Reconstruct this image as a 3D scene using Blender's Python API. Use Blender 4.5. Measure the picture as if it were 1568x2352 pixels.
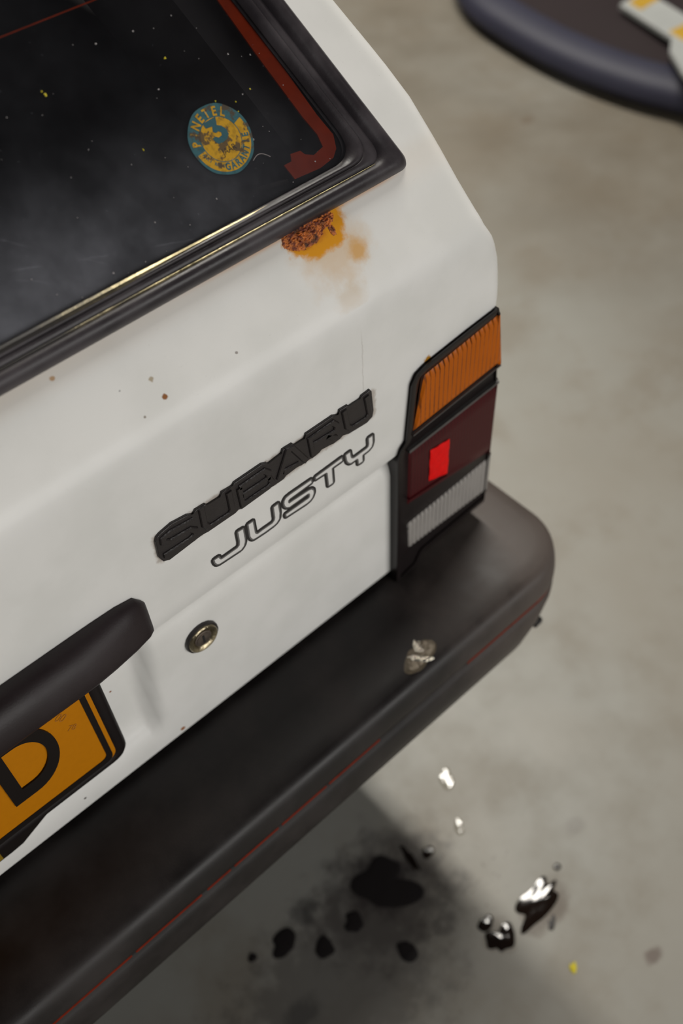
import bpy, bmesh, math, random
from mathutils import Vector, Matrix
from math import sin, cos, pi, radians, sqrt, atan2

# ------------------------------------------------------------------ scene, camera, world, lights
scene = bpy.context.scene
for o in list(bpy.data.objects):
    bpy.data.objects.remove(o)
COL = scene.collection
vs = scene.view_settings
vs.view_transform = 'Standard'; vs.look = 'None'; vs.gamma = 1.0; vs.use_curve_mapping = False
vs.exposure = 0.0

cam_d = bpy.data.cameras.new('camera')
cam = bpy.data.objects.new('camera', cam_d); COL.objects.link(cam)
cam_d.sensor_fit = 'VERTICAL'; cam_d.sensor_height = 36.0; cam_d.sensor_width = 24.0
cam_d.lens = 35.155
R = Matrix(((0.7394011, 0.53946817, -0.40281522),
            (-0.67212874, 0.55671269, -0.48817409),
            (-0.03910204, 0.63170015, 0.77422604)))
cam.matrix_world = Matrix.Translation((0.174, -0.405, 1.32)) @ R.to_4x4()
cam_d.dof.use_dof = True
cam_d.dof.focus_distance = 0.705
cam_d.dof.aperture_fstop = 4.0
cam_d.clip_start = 0.02
scene.camera = cam

world = bpy.data.worlds.new('workshop_air'); scene.world = world
world.use_nodes = True
wb = world.node_tree.nodes['Background']
wb.inputs[0].default_value = (0.90, 0.78, 0.84, 1); wb.inputs[1].default_value = 0.022

def area(name, loc, size, power, color, target=None, rot=None):
    l = bpy.data.lights.new(name, 'AREA'); l.shape = 'RECTANGLE'
    l.size, l.size_y = size; l.energy = power; l.color = color
    o = bpy.data.objects.new(name, l); COL.objects.link(o); o.location = loc
    if rot is not None: o.rotation_euler = rot
    else: o.rotation_euler = (Vector(target) - Vector(loc)).to_track_quat('-Z', 'Y').to_euler()
    return o
# row of ceiling tubes running alongside the car, on its right
area('ceiling_tube_row', (2.18, 3.15, 4.0), (0.34, 5.6), 285, (1.0, 0.955, 0.87), rot=(0, 0, 0))
# a further row of tubes far to the right
area('far_tube_row', (6.0, 1.5, 4.2), (0.5, 8.0), 20, (1.0, 0.97, 0.92), rot=(0, 0, 0))
# added fill behind the camera, low so it lights upright panels more than floor
area('rear_fill_light', (1.5, -6.0, 2.1), (6.0, 2.8), 245, (1.0, 0.98, 0.945), rot=(radians(90), 0, 0))

# ------------------------------------------------------------------ material helpers
def mat(name):
    m = bpy.data.materials.new(name); m.use_nodes = True
    nt = m.node_tree; nt.nodes.clear()
    out = nt.nodes.new('ShaderNodeOutputMaterial')
    return m, nt, out
def N(nt, typ, **kw):
    n = nt.nodes.new(typ)
    for k, v in kw.items():
        if k.startswith('i_'):
            n.inputs[k[2:].replace('_', ' ')].default_value = v
        else: setattr(n, k, v)
    return n
def simple(name, col, rough=0.5, metal=0.0, spec=0.5, noise=0.0, nscale=60, bump=0.0, bscale=300, coat=0.0, trans=0.0, emis=None):
    m, nt, out = mat(name)
    p = N(nt, 'ShaderNodeBsdfPrincipled')
    p.inputs['Base Color'].default_value = (*col, 1); p.inputs['Roughness'].default_value = rough
    p.inputs['Metallic'].default_value = metal; p.inputs['Specular IOR Level'].default_value = spec
    p.inputs['Coat Weight'].default_value = coat; p.inputs['Transmission Weight'].default_value = trans
    p.inputs['Coat Roughness'].default_value = 0.08
    tc = N(nt, 'ShaderNodeTexCoord')
    if noise:
        nz = N(nt, 'ShaderNodeTexNoise'); nz.inputs['Scale'].default_value = nscale; nz.inputs['Detail'].default_value = 6
        nt.links.new(tc.outputs['Object'], nz.inputs['Vector'])
        mx = N(nt, 'ShaderNodeMix', data_type='RGBA'); 
        mx.inputs[6].default_value = (*[c * (1 - noise) for c in col], 1)
        mx.inputs[7].default_value = (*[min(1, c * (1 + noise)) for c in col], 1)
        nt.links.new(nz.outputs['Fac'], mx.inputs[0]); nt.links.new(mx.outputs[2], p.inputs['Base Color'])
    if bump:
        nz = N(nt, 'ShaderNodeTexNoise'); nz.inputs['Scale'].default_value = bscale; nz.inputs['Detail'].default_value = 4
        nt.links.new(tc.outputs['Object'], nz.inputs['Vector'])
        b = N(nt, 'ShaderNodeBump'); b.inputs['Strength'].default_value = bump; b.inputs['Distance'].default_value = 0.002
        nt.links.new(nz.outputs['Fac'], b.inputs['Height']); nt.links.new(b.outputs[0], p.inputs['Normal'])
    nt.links.new(p.outputs[0], out.inputs[0])
    return m

class G:
    """tiny expression helper for math nodes"""
    def __init__(s, nt): s.nt = nt
    def m(s, op, a, b=None, c=None, clamp=False):
        n = s.nt.nodes.new('ShaderNodeMath'); n.operation = op; n.use_clamp = clamp
        for i, v in enumerate((a, b, c)):
            if v is None: continue
            if isinstance(v, (int, float)): n.inputs[i].default_value = v
            else: s.nt.links.new(v, n.inputs[i])
        return n.outputs[0]
    def ramp(s, v, a, b, lo=0.0, hi=1.0):
        n = s.nt.nodes.new('ShaderNodeMapRange'); n.interpolation_type = 'SMOOTHSTEP'
        s.nt.links.new(v, n.inputs[0])
        for i, x in zip((1, 2, 3, 4), (a, b, lo, hi)): n.inputs[i].default_value = x
        return n.outputs[0]
    def mix(s, f, a, b):
        n = s.nt.nodes.new('ShaderNodeMix'); n.data_type = 'RGBA'
        for i, v in ((0, f), (6, a), (7, b)):
            if isinstance(v, (int, float)): n.inputs[i].default_value = v
            elif isinstance(v, tuple): n.inputs[i].default_value = (*v, 1)
            else: s.nt.links.new(v, n.inputs[i])
        return n.outputs[2]
    def noise(s, vec, scale, detail=4, rough=0.5, out='Fac'):
        n = s.nt.nodes.new('ShaderNodeTexNoise'); n.inputs['Scale'].default_value = scale
        n.inputs['Detail'].default_value = detail; n.inputs['Roughness'].default_value = rough
        s.nt.links.new(vec, n.inputs['Vector']); return n.outputs[out]
    def blob(s, x, y, cx, cy, rx, ry, wob=None, amt=0.0):
        """normalised distance to an ellipse (1 on its rim), wobbled by noise"""
        a = s.m('DIVIDE', s.m('SUBTRACT', x, cx), rx); b = s.m('DIVIDE', s.m('SUBTRACT', y, cy), ry)
        d = s.m('SQRT', s.m('ADD', s.m('MULTIPLY', a, a), s.m('MULTIPLY', b, b)))
        if wob is not None: d = s.m('ADD', d, s.m('MULTIPLY', s.m('SUBTRACT', wob, 0.5), amt))
        return d

TH = radians(42)
O = Vector((0, 0, 0.872)); TV = Vector((0, sin(TH), cos(TH))); NV = Vector((0, -cos(TH), sin(TH)))
def slant(u, v, h=0.0): return Vector((u, 0, 0)) + O + TV * v + NV * h
def rear(x, z, h=0.0): return Vector((x, -h, z))

# white car paint, aged: rust bloom under the window seal, chips, grime round the badge
def paint_material():
    m, nt, out = mat('aged_white_paint'); g = G(nt)
    geo = N(nt, 'ShaderNodeNewGeometry'); sep = N(nt, 'ShaderNodeSeparateXYZ')
    nt.links.new(geo.outputs['Position'], sep.inputs[0]); X, Y, Z = sep.outputs
    v = g.m('ADD', g.m('MULTIPLY', Y, sin(TH)), g.m('MULTIPLY', g.m('SUBTRACT', Z, 0.872), cos(TH)))
    pos = geo.outputs['Position']
    n1 = g.noise(pos, 60, 6, 0.6); n2 = g.noise(pos, 260, 5, 0.6); n3 = g.noise(pos, 18, 4); n4 = g.noise(pos, 900, 2)
    col = g.mix(g.ramp(n3, 0.35, 0.7), (0.83, 0.822, 0.795), (0.77, 0.765, 0.735))
    col = g.mix(g.ramp(n4, 0.72, 0.80, 0, 0.5), col, (0.42, 0.38, 0.33))
    onslant = g.ramp(Z, 0.872, 0.874)
    def put(col, d, a, b, c, s=1.0, gate=None):
        f = g.ramp(d, a, b, s, 0.0)
        if gate is not None: f = g.m('MULTIPLY', f, gate)
        return g.mix(f, col, c)
    # wide faint tan, small faint lobe, warm seam line, orange, deep rust
    col = put(col, g.blob(X, v, 0.540, 0.046, 0.042, 0.036, n1, 0.9), 0.25, 1.0, (0.70, 0.52, 0.34), 0.75, onslant)
    col = put(col, g.blob(X, v, 0.5575, 0.0365, 0.0125, 0.0115, n1, 1.2), 0.35, 1.0, (0.68, 0.38, 0.12), 0.9, onslant)
    col = put(col, g.blob(X, v, 0.535, 0.012, 0.02, 0.012, n1, 1.2), 0.2, 1.0, (0.66, 0.54, 0.40), 0.5, onslant)
    seam = g.m('MULTIPLY', g.m('MULTIPLY', g.ramp(v, 0.0655, 0.0705), g.ramp(v, 0.075, 0.08, 1, 0)), g.m('MULTIPLY', g.ramp(X, 0.40, 0.50), g.ramp(X, 0.598, 0.625, 1, 0)))
    col = g.mix(g.m('MULTIPLY', seam, 0.9), col, (0.62, 0.25, 0.04))
    seam2 = g.m('MULTIPLY', g.m('MULTIPLY', g.ramp(v, 0.050, 0.0705), g.ramp(v, 0.075, 0.09, 1, 0)), g.ramp(X, 0.2, 0.64, 0.45, 0.2))
    col = g.mix(seam2, col, (0.72, 0.60, 0.46))
    d = g.blob(X, v, 0.5345, 0.067, 0.0325, 0.0260, n1, 0.9)
    col = put(col, d, 0.72, 0.95, (0.72, 0.30, 0.005), 1.0, onslant)
    col = put(col, g.blob(X, v, 0.528, 0.066, 0.022, 0.014, n2, 0.7), 0.45, 1.0, (0.42, 0.09, 0.01), 0.95, onslant)
    # rust nib over the lamp and chips
    onrear = g.ramp(Y, 0.010, 0.012, 1, 0)
    col = put(col, g.blob(X, Z, 0.6055, 0.7850, 0.0055, 0.0045, n2, 1.3), 0.5, 0.9, (0.50, 0.23, 0.02), 1.0)
    for cx, cy, r, c, sl_ in ((0.3825, 0.0202, 0.0022, (0.28, 0.10, 0.02), 1), (0.3809, 0.0338, 0.0022, (0.45, 0.38, 0.28), 1),
                         (0.3282, 0.063, 0.002, (0.55, 0.35, 0.20), 1), (0.4399, 0.0204, 0.0012, (0.35, 0.32, 0.30), 1),
                         (0.3647, 0.0158, 0.0010, (0.3, 0.26, 0.22), 1), (0.3596, 0.0371, 0.0009, (0.3, 0.3, 0.3), 1),
                         (0.3204, 0.536, 0.0028, (0.35, 0.13, 0.04), 0), (0.2225, 0.5448, 0.0017, (0.05, 0.04, 0.03), 0),
                         (0.235, 0.5975, 0.0011, (0.2, 0.1, 0.05), 0), (0.2795, 0.633, 0.0013, (0.3, 0.12, 0.06), 0)):
        col = put(col, g.blob(X, v if sl_ else Z, cx, cy, r, r, n2, 1.6), 0.6, 1.0, c, 1.0)
    # grime halo round the raised badge
    ax = g.m('MAXIMUM', g.m('SUBTRACT', g.m('ABSOLUTE', g.m('SUBTRACT', X, 0.4445)), 0.1005), 0)
    az = g.m('MAXIMUM', g.m('SUBTRACT', g.m('ABSOLUTE', g.m('SUBTRACT', Z, 0.7775)), 0.0115), 0)
    dd = g.m('ADD', g.m('SQRT', g.m('ADD', g.m('MULTIPLY', ax, ax), g.m('MULTIPLY', az, az))), g.m('MULTIPLY', g.m('SUBTRACT', n2, 0.5), 0.006))
    col = g.mix(g.m('MULTIPLY', g.ramp(dd, 0.0018, 0.0055, 0.6, 0), onrear), col, (0.30, 0.23, 0.17))
    # drip line
    dl = g.m('ABSOLUTE', g.m('SUBTRACT', X, g.m('ADD', 0.5365, g.m('MULTIPLY', g.m('SUBTRACT', n1, 0.5), 0.006))))
    dlf = g.m('MULTIPLY', g.ramp(dl, 0.0003, 0.0010, 0.22, 0), g.m('MULTIPLY', g.ramp(Z, 0.79, 0.80), g.ramp(Z, 0.84, 0.86, 1, 0)))
    col = g.mix(dlf, col, (0.3, 0.26, 0.22))
    p = N(nt, 'ShaderNodeBsdfPrincipled'); p.inputs['Roughness'].default_value = 0.42
    p.inputs['Specular IOR Level'].default_value = 0.4; p.inputs['Coat Weight'].default_value = 0.12; p.inputs['Coat Roughness'].default_value = 0.18
    nt.links.new(col, p.inputs['Base Color']); nt.links.new(p.outputs[0], out.inputs[0])
    return m

def concrete_material():
    m, nt, out = mat('polished_concrete'); g = G(nt)
    geo = N(nt, 'ShaderNodeNewGeometry'); pos = geo.outputs['Position']
    sep = N(nt, 'ShaderNodeSeparateXYZ'); nt.links.new(pos, sep.inputs[0]); X, Y, Z = sep.outputs
    n1 = g.noise(pos, 1.3, 5, 0.55); n2 = g.noise(pos, 6, 6, 0.6); n3 = g.noise(pos, 38, 6, 0.65); n4 = g.noise(pos, 0.5, 3)
    n5 = g.noise(pos, 3.1, 5, 0.6)
    col = g.mix(g.ramp(n1, 0.35, 0.68), (0.335, 0.335, 0.308), (0.285, 0.265, 0.225))
    col = g.mix(g.ramp(n2, 0.45, 0.72, 0, 0.6), col, (0.225, 0.195, 0.15))
    col = g.mix(g.ramp(n5, 0.5, 0.8, 0, 0.35), col, (0.36, 0.36, 0.33))
    far = g.ramp(X, 1.05, 2.0)  # far floor browner, with the tubes' falloff darkened into its colour
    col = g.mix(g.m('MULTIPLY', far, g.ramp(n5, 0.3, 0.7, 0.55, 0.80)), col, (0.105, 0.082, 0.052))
    col = g.mix(g.ramp(n3, 0.62, 0.8, 0, 0.25), col, (0.17, 0.15, 0.12))
    # old oil soaked into the concrete; the widest patches paint in the bumper's shadow
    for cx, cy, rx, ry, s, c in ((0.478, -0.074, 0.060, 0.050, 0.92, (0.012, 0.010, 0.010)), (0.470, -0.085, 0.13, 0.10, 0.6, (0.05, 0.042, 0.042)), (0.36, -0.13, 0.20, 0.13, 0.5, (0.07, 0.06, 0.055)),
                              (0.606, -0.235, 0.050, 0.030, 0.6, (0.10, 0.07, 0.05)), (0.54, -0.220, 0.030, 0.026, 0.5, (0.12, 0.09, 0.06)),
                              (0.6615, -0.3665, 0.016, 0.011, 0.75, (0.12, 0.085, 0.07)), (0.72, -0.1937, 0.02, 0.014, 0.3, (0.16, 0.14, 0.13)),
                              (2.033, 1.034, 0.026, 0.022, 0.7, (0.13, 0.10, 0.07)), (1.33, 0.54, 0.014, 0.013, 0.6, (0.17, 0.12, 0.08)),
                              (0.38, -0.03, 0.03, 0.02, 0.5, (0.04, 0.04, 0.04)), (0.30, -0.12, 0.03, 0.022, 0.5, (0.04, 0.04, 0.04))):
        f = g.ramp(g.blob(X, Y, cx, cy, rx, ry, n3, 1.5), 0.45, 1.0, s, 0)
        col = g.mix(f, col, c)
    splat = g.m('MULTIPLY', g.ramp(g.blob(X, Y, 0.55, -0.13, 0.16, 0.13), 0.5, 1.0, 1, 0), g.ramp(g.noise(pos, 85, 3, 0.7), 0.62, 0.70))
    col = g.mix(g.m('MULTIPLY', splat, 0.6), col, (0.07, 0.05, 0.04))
    p = N(nt, 'ShaderNodeBsdfPrincipled')
    nt.links.new(col, p.inputs['Base Color'])
    nt.links.new(g.ramp(n2, 0.3, 0.7, 0.40, 0.55), p.inputs['Roughness'])
    p.inputs['Specular IOR Level'].default_value = 0.45
    b = N(nt, 'ShaderNodeBump'); b.inputs['Strength'].default_value = 0.12; b.inputs['Distance'].default_value = 0.002
    nt.links.new(n3, b.inputs['Height']); nt.links.new(b.outputs[0], p.inputs['Normal'])
    nt.links.new(p.outputs[0], out.inputs[0])
    return m

def plastic_material(name, c0, c1, r0, r1, scale=14, dust=0.0):
    """weathered black plastic: blotchy fading"""
    m, nt, out = mat(name); g = G(nt)
    geo = N(nt, 'ShaderNodeNewGeometry'); pos = geo.outputs['Position']
    n1 = g.noise(pos, scale, 5, 0.6); n2 = g.noise(pos, 700, 3)
    p = N(nt, 'ShaderNodeBsdfPrincipled'); p.inputs['Specular IOR Level'].default_value = 0.32
    col = g.mix(g.ramp(n1, 0.35, 0.72), c0, c1)
    if dust:
        sp = N(nt, 'ShaderNodeSeparateXYZ'); nt.links.new(pos, sp.inputs[0])
        w = g.m('ADD', g.m('ABSOLUTE', sp.outputs[0]), g.m('MULTIPLY', g.m('SUBTRACT', n1, 0.5), 0.22))
        col = g.mix(g.m('MULTIPLY', g.ramp(w, 0.52, 0.72), dust), col, (0.105, 0.085, 0.075))
    nt.links.new(col, p.inputs['Base Color'])
    nt.links.new(g.ramp(n1, 0.3, 0.7, r0, r1), p.inputs['Roughness'])
    b = N(nt, 'ShaderNodeBump'); b.inputs['Strength'].default_value = 0.15; b.inputs['Distance'].default_value = 0.0006
    nt.links.new(n2, b.inputs['Height']); nt.links.new(b.outputs[0], p.inputs['Normal'])
    nt.links.new(p.outputs[0], out.inputs[0])
    return m

def glass_material():
    """tinted tailgate glass with fresnel reflection, a film of dust and wiped scratches"""
    m, nt, out = mat('dusty_rear_glass'); g = G(nt)
    geo = N(nt, 'ShaderNodeNewGeometry'); pos = geo.outputs['Position']
    sep = N(nt, 'ShaderNodeSeparateXYZ'); nt.links.new(pos, sep.inputs[0]); X, Y, Z = sep.outputs
    v = g.m('ADD', g.m('MULTIPLY', Y, sin(TH)), g.m('MULTIPLY', g.m('SUBTRACT', Z, 0.872), cos(TH)))
    n1 = g.noise(pos, 9, 5, 0.6); n2 = g.noise(pos, 40, 5, 0.6); n3 = g.noise(pos, 500, 2)
    dust = g.m('MULTIPLY', g.ramp(v, 0.085, 0.19, 1.0, 0.10), g.ramp(n1, 0.30, 0.70, 0.35, 1.0))
    dust = g.m('MULTIPLY', dust, g.ramp(X, 0.60, 0.35, 0.15, 1.0))
    dust = g.m('MULTIPLY', dust, g.ramp(n2, 0.25, 0.75, 0.6, 1.0))
    specks = g.ramp(n3, 0.74, 0.80, 0, 0.35)
    # a few long wipe scratches
    sc = None
    for a, b_, c in ((0.62, 0.78, 0.3350), (0.50, 0.86, 0.2835), (0.30, 0.95, 0.232)):
        w = g.m('ADD', g.m('ADD', g.m('MULTIPLY', X, a), g.m('MULTIPLY', v, b_)), g.m('MULTIPLY', n1, 0.015))
        t = g.ramp(g.m('ABSOLUTE', g.m('SUBTRACT', w, c)), 0.0001, 0.0007, 1, 0)
        sc = t if sc is None else g.m('MAXIMUM', sc, t)
    sc = g.m('MULTIPLY', sc, g.m('MULTIPLY', g.ramp(n2, 0.45, 0.65), g.ramp(v, 0.14, 0.17, 0.6, 0)))
    f = g.m('ADD', g.m('ADD', g.m('MULTIPLY', dust, 0.26), g.m('MULTIPLY', specks, 0.3)), g.m('MULTIPLY', sc, 0.12), clamp=True)
    tr = N(nt, 'ShaderNodeBsdfTransparent'); tr.inputs[0].default_value = (0.80, 0.80, 0.80, 1)
    gl = N(nt, 'ShaderNodeBsdfGlossy'); gl.inputs['Roughness'].default_value = 0.07
    df = N(nt, 'ShaderNodeBsdfDiffuse'); df.inputs[0].default_value = (0.45, 0.46, 0.52, 1)
    fr = N(nt, 'ShaderNodeFresnel'); fr.inputs[0].default_value = 1.5
    a = N(nt, 'ShaderNodeMixShader'); b = N(nt, 'ShaderNodeMixShader')
    nt.links.new(fr.outputs[0], a.inputs[0]); nt.links.new(tr.outputs[0], a.inputs[1]); nt.links.new(gl.outputs[0], a.inputs[2])
    nt.links.new(f, b.inputs[0]); nt.links.new(a.outputs[0], b.inputs[1]); nt.links.new(df.outputs[0], b.inputs[2])
    nt.links.new(b.outputs[0], out.inputs[0])
    return m

def fluted_material(name, bright, dark, rough, period=0.0052):
    m, nt, out = mat(name); g = G(nt)
    geo = N(nt, 'ShaderNodeNewGeometry'); pos = geo.outputs['Position']
    n1 = g.noise(pos, 45, 4, 0.6); n2 = g.noise(pos, 220, 3)
    sep = N(nt, 'ShaderNodeSeparateXYZ'); nt.links.new(pos, sep.inputs[0])
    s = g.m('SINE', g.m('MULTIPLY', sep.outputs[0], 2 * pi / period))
    k = g.m('MULTIPLY', g.ramp(s, 0.0, 0.9), g.ramp(n1, 0.35, 0.62, 0.45, 1.0))  # flute valleys darkened in the colour, standing in for shade between the ribs
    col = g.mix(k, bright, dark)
    p = N(nt, 'ShaderNodeBsdfPrincipled'); nt.links.new(col, p.inputs['Base Color'])
    p.inputs['Roughness'].default_value = rough; p.inputs['Coat Weight'].default_value = 0.0; p.inputs['Coat Roughness'].default_value = 0.3; p.inputs['Specular IOR Level'].default_value = 0.18
    nt.links.new(p.outputs[0], out.inputs[0]); return m

def bead_material():
    m, nt, out = mat('painted_sheen_bead'); g = G(nt)
    geo = N(nt, 'ShaderNodeNewGeometry'); pos = geo.outputs['Position']
    sp = N(nt, 'ShaderNodeSeparateXYZ'); nt.links.new(pos, sp.inputs[0])
    n1 = g.noise(pos, 35, 5, 0.6); n2 = g.noise(pos, 700, 3)
    x = g.m('ADD', sp.outputs[0], g.m('MULTIPLY', g.m('SUBTRACT', n1, 0.5), 0.10))
    sheen_mask = g.ramp(x, 0.33, 0.43)           # lamp's sheen put into the colour, fading out towards the left
    a = N(nt, 'ShaderNodeBsdfPrincipled'); a.inputs['Base Color'].default_value = (0.022, 0.019, 0.017, 1); a.inputs['Roughness'].default_value = 0.4
    b = N(nt, 'ShaderNodeBsdfPrincipled'); b.inputs['Metallic'].default_value = 0.8; b.inputs['Roughness'].default_value = 0.3
    nt.links.new(g.mix(g.ramp(n1, 0.35, 0.65), (0.13, 0.11, 0.06), (0.40, 0.34, 0.20)), b.inputs['Base Color'])
    bp_ = N(nt, 'ShaderNodeBump'); bp_.inputs['Strength'].default_value = 0.3; bp_.inputs['Distance'].default_value = 0.001
    nt.links.new(n2, bp_.inputs['Height']); nt.links.new(bp_.outputs[0], b.inputs['Normal'])
    mx = N(nt, 'ShaderNodeMixShader'); nt.links.new(sheen_mask, mx.inputs[0]); nt.links.new(a.outputs[0], mx.inputs[1]); nt.links.new(b.outputs[0], mx.inputs[2])
    nt.links.new(mx.outputs[0], out.inputs[0]); return m

def rust_material():
    m, nt, out = mat('flaking_rust'); g = G(nt)
    geo = N(nt, 'ShaderNodeNewGeometry'); pos = geo.outputs['Position']
    n1 = g.noise(pos, 330, 5, 0.7); n2 = g.noise(pos, 120, 4)
    col = g.mix(g.ramp(n1, 0.38, 0.62), (0.78, 0.24, 0.05), (0.16, 0.035, 0.025))
    col = g.mix(g.ramp(n2, 0.55, 0.7, 0, 0.8), col, (0.035, 0.025, 0.022))
    p = N(nt, 'ShaderNodeBsdfPrincipled'); nt.links.new(col, p.inputs['Base Color'])
    p.inputs['Roughness'].default_value = 0.25
    b = N(nt, 'ShaderNodeBump'); b.inputs['Strength'].default_value = 0.9; b.inputs['Distance'].default_value = 0.002
    nt.links.new(n1, b.inputs['Height']); nt.links.new(b.outputs[0], p.inputs['Normal'])
    nt.links.new(p.outputs[0], out.inputs[0]); return m

def sticker_material(name, clean):
    m, nt, out = mat(name); g = G(nt)
    geo = N(nt, 'ShaderNodeNewGeometry'); pos = geo.outputs['Position']
    n1 = g.noise(pos, 95, 5, 0.65); n2 = g.noise(pos, 300, 4)
    col = g.mix(g.ramp(n2, 0.5, 0.62, 0, 0.55), clean, tuple(c * 0.55 for c in clean))
    col = g.mix(g.ramp(n1, 0.53, 0.59, 0, 0.92), col, (0.065, 0.043, 0.024))
    p = N(nt, 'ShaderNodeBsdfPrincipled'); nt.links.new(col, p.inputs['Base Color']); p.inputs['Roughness'].default_value = 0.5
    nt.links.new(p.outputs[0], out.inputs[0]); return m

M = dict(
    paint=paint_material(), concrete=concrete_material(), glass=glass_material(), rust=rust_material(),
    bumper=plastic_material('faded_black_bumper', (0.011, 0.009, 0.009), (0.030, 0.025, 0.024), 0.38, 0.55, 13, dust=0.75),
    seal=plastic_material('black_window_rubber', (0.026, 0.022, 0.025), (0.058, 0.050, 0.055), 0.30, 0.46, 22),
    badge=simple('black_badge_plastic', (0.022, 0.018, 0.018), 0.38, noise=0.3, nscale=90, bump=0.2, bscale=900),
    handle=plastic_material('black_handle_plastic', (0.018, 0.012, 0.013), (0.028, 0.020, 0.022), 0.44, 0.55, 16),
    blk=simple('matt_black', (0.012, 0.011, 0.011), 0.6),
    ltr_blk=simple('decal_black', (0.018, 0.016, 0.016), 0.4), ltr_gry=simple('decal_grey', (0.15, 0.145, 0.14), 0.5, spec=0.2),
    ltr_sil=simple('decal_silver', (0.78, 0.77, 0.745), 0.45, spec=0.3),
    lamp_blk=simple('lamp_housing_black', (0.013, 0.010, 0.010), 0.35, spec=0.25, noise=0.3),
    lamp_rim=simple('worn_lamp_rib', (0.075, 0.07, 0.068), 0.45, noise=0.4, nscale=120),
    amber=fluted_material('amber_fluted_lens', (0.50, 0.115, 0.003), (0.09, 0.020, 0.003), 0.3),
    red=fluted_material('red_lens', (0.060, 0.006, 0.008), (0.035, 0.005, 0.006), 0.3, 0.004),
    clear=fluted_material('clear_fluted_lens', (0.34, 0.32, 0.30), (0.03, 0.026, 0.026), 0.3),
    reflector=simple('bright_red_reflector', (1.0, 0.001, 0.001), 0.5, spec=0.2, noise=0.35, nscale=160, bump=0.3, bscale=600),
    plate=simple('number_plate_yellow', (0.52, 0.185, 0.001), 0.55, spec=0.15, noise=0.06, nscale=200),
    plate_blk=simple('number_plate_black', (0.010, 0.007, 0.006), 0.5, spec=0.2),
    dealer=simple('olive_yellow_print', (0.24, 0.15, 0.006), 0.5),
    redline=simple('worn_red_pinstripe', (0.17, 0.016, 0.004), 0.6, spec=0.1, noise=0.5, nscale=150),
    busbar=simple('brown_heater_busbar', (0.50, 0.048, 0.004), 0.6, spec=0.1, noise=0.25, nscale=120),
    chrome=simple('tarnished_lock_metal', (0.42, 0.36, 0.24), 0.28, metal=0.9, noise=0.35, nscale=140, bump=0.3, bscale=400),
    chrome_dk=simple('dirty_lock_core', (0.16, 0.13, 0.11), 0.4, metal=0.7, noise=0.4, nscale=300),
    bead=bead_material(),
    bumper_gloss=simple('polished_wet_plastic', (0.15, 0.12, 0.08), 0.30, metal=0.4, spec=0.9, noise=0.3, nscale=200, bump=0.5, bscale=260),
    glint_metal=simple('pale_glint_metal', (0.85, 0.80, 0.68), 0.22, metal=0.9, bump=0.8, bscale=300),
    interior=simple('dark_grey_trim', (0.035, 0.032, 0.034), 0.75, noise=0.3, nscale=8),
    interior_lt=simple('grey_pillar_trim', (0.10, 0.092, 0.098), 0.7, noise=0.2, nscale=8),
    steel=simple('satin_strut_steel', (0.10, 0.11, 0.15), 0.3, metal=0.8),
    oil=simple('fresh_black_oil', (0.010, 0.006, 0.004), 0.07, spec=0.6),
    water=simple('clear_fluid', (0.26, 0.24, 0.19), 0.12, spec=1.0, coat=1.0),
    oil_dry=simple('drying_oil', (0.016, 0.013, 0.013), 0.45),
    tyre=simple('tyre_rubber', (0.02, 0.02, 0.02), 0.8, bump=0.2), rim=simple('wheel_steel', (0.45, 0.45, 0.45), 0.4, metal=0.8),
    darkcar=simple('dark_plum_bodywork', (0.022, 0.015, 0.016), 0.7, spec=0.2, noise=0.1, nscale=3),
    darkrim=simple('blue_black_bumper_roll', (0.026, 0.026, 0.045), 0.55, spec=0.35, noise=0.2, nscale=9),
    whitegrey=simple('white_grey_stripe', (0.34, 0.35, 0.34), 0.5, noise=0.12, nscale=20),
    yellow=simple('yellow_stripe_block', (0.42, 0.25, 0.02), 0.5, noise=0.2, nscale=20),
    teal=sticker_material('sticker_teal', (0.028, 0.105, 0.125)), teal_print=simple('sticker_teal_print', (0.022, 0.085, 0.105), 0.5, noise=0.4, nscale=150), syellow=sticker_material('sticker_yellow', (0.50, 0.27, 0.006)),
    yspeck=simple('yellow_fleck', (0.6, 0.5, 0.01), 0.6), wspeck=simple('pale_fleck', (0.35, 0.33, 0.33), 0.7),
    lint=simple('pale_lint', (0.25, 0.22, 0.22), 0.7),
)

# ------------------------------------------------------------------ mesh helpers
def link(name, me, m, parent=None, smooth=False, sharp=35):
    me.materials.append(M[m] if isinstance(m, str) else m)
    o = bpy.data.objects.new(name, me); COL.objects.link(o)
    if parent is not None: o.parent = parent
    if smooth:
        for p in me.polygons: p.use_smooth = True
        me.update()
        try: me.set_sharp_from_angle(angle=radians(sharp))
        except Exception: pass
    return o
def mesh(name, verts, faces, m, parent=None, smooth=False, sharp=35, fix=True):
    me = bpy.data.meshes.new(name); me.from_pydata([tuple(v) for v in verts], [], faces); me.validate(); me.update()
    if fix:
        bm = bmesh.new(); bm.from_mesh(me); bmesh.ops.recalc_face_normals(bm, faces=bm.faces); bm.to_mesh(me); bm.free()
    return link(name, me, m, parent, smooth, sharp)
def grid_faces(nr, nc, closed_c=False):
    f = []
    for i in range(nr - 1):
        for j in range(nc - (0 if closed_c else 1)):
            k = (j + 1) % nc
            f.append((i * nc + j, i * nc + k, (i + 1) * nc + k, (i + 1) * nc + j))
    return f
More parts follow.
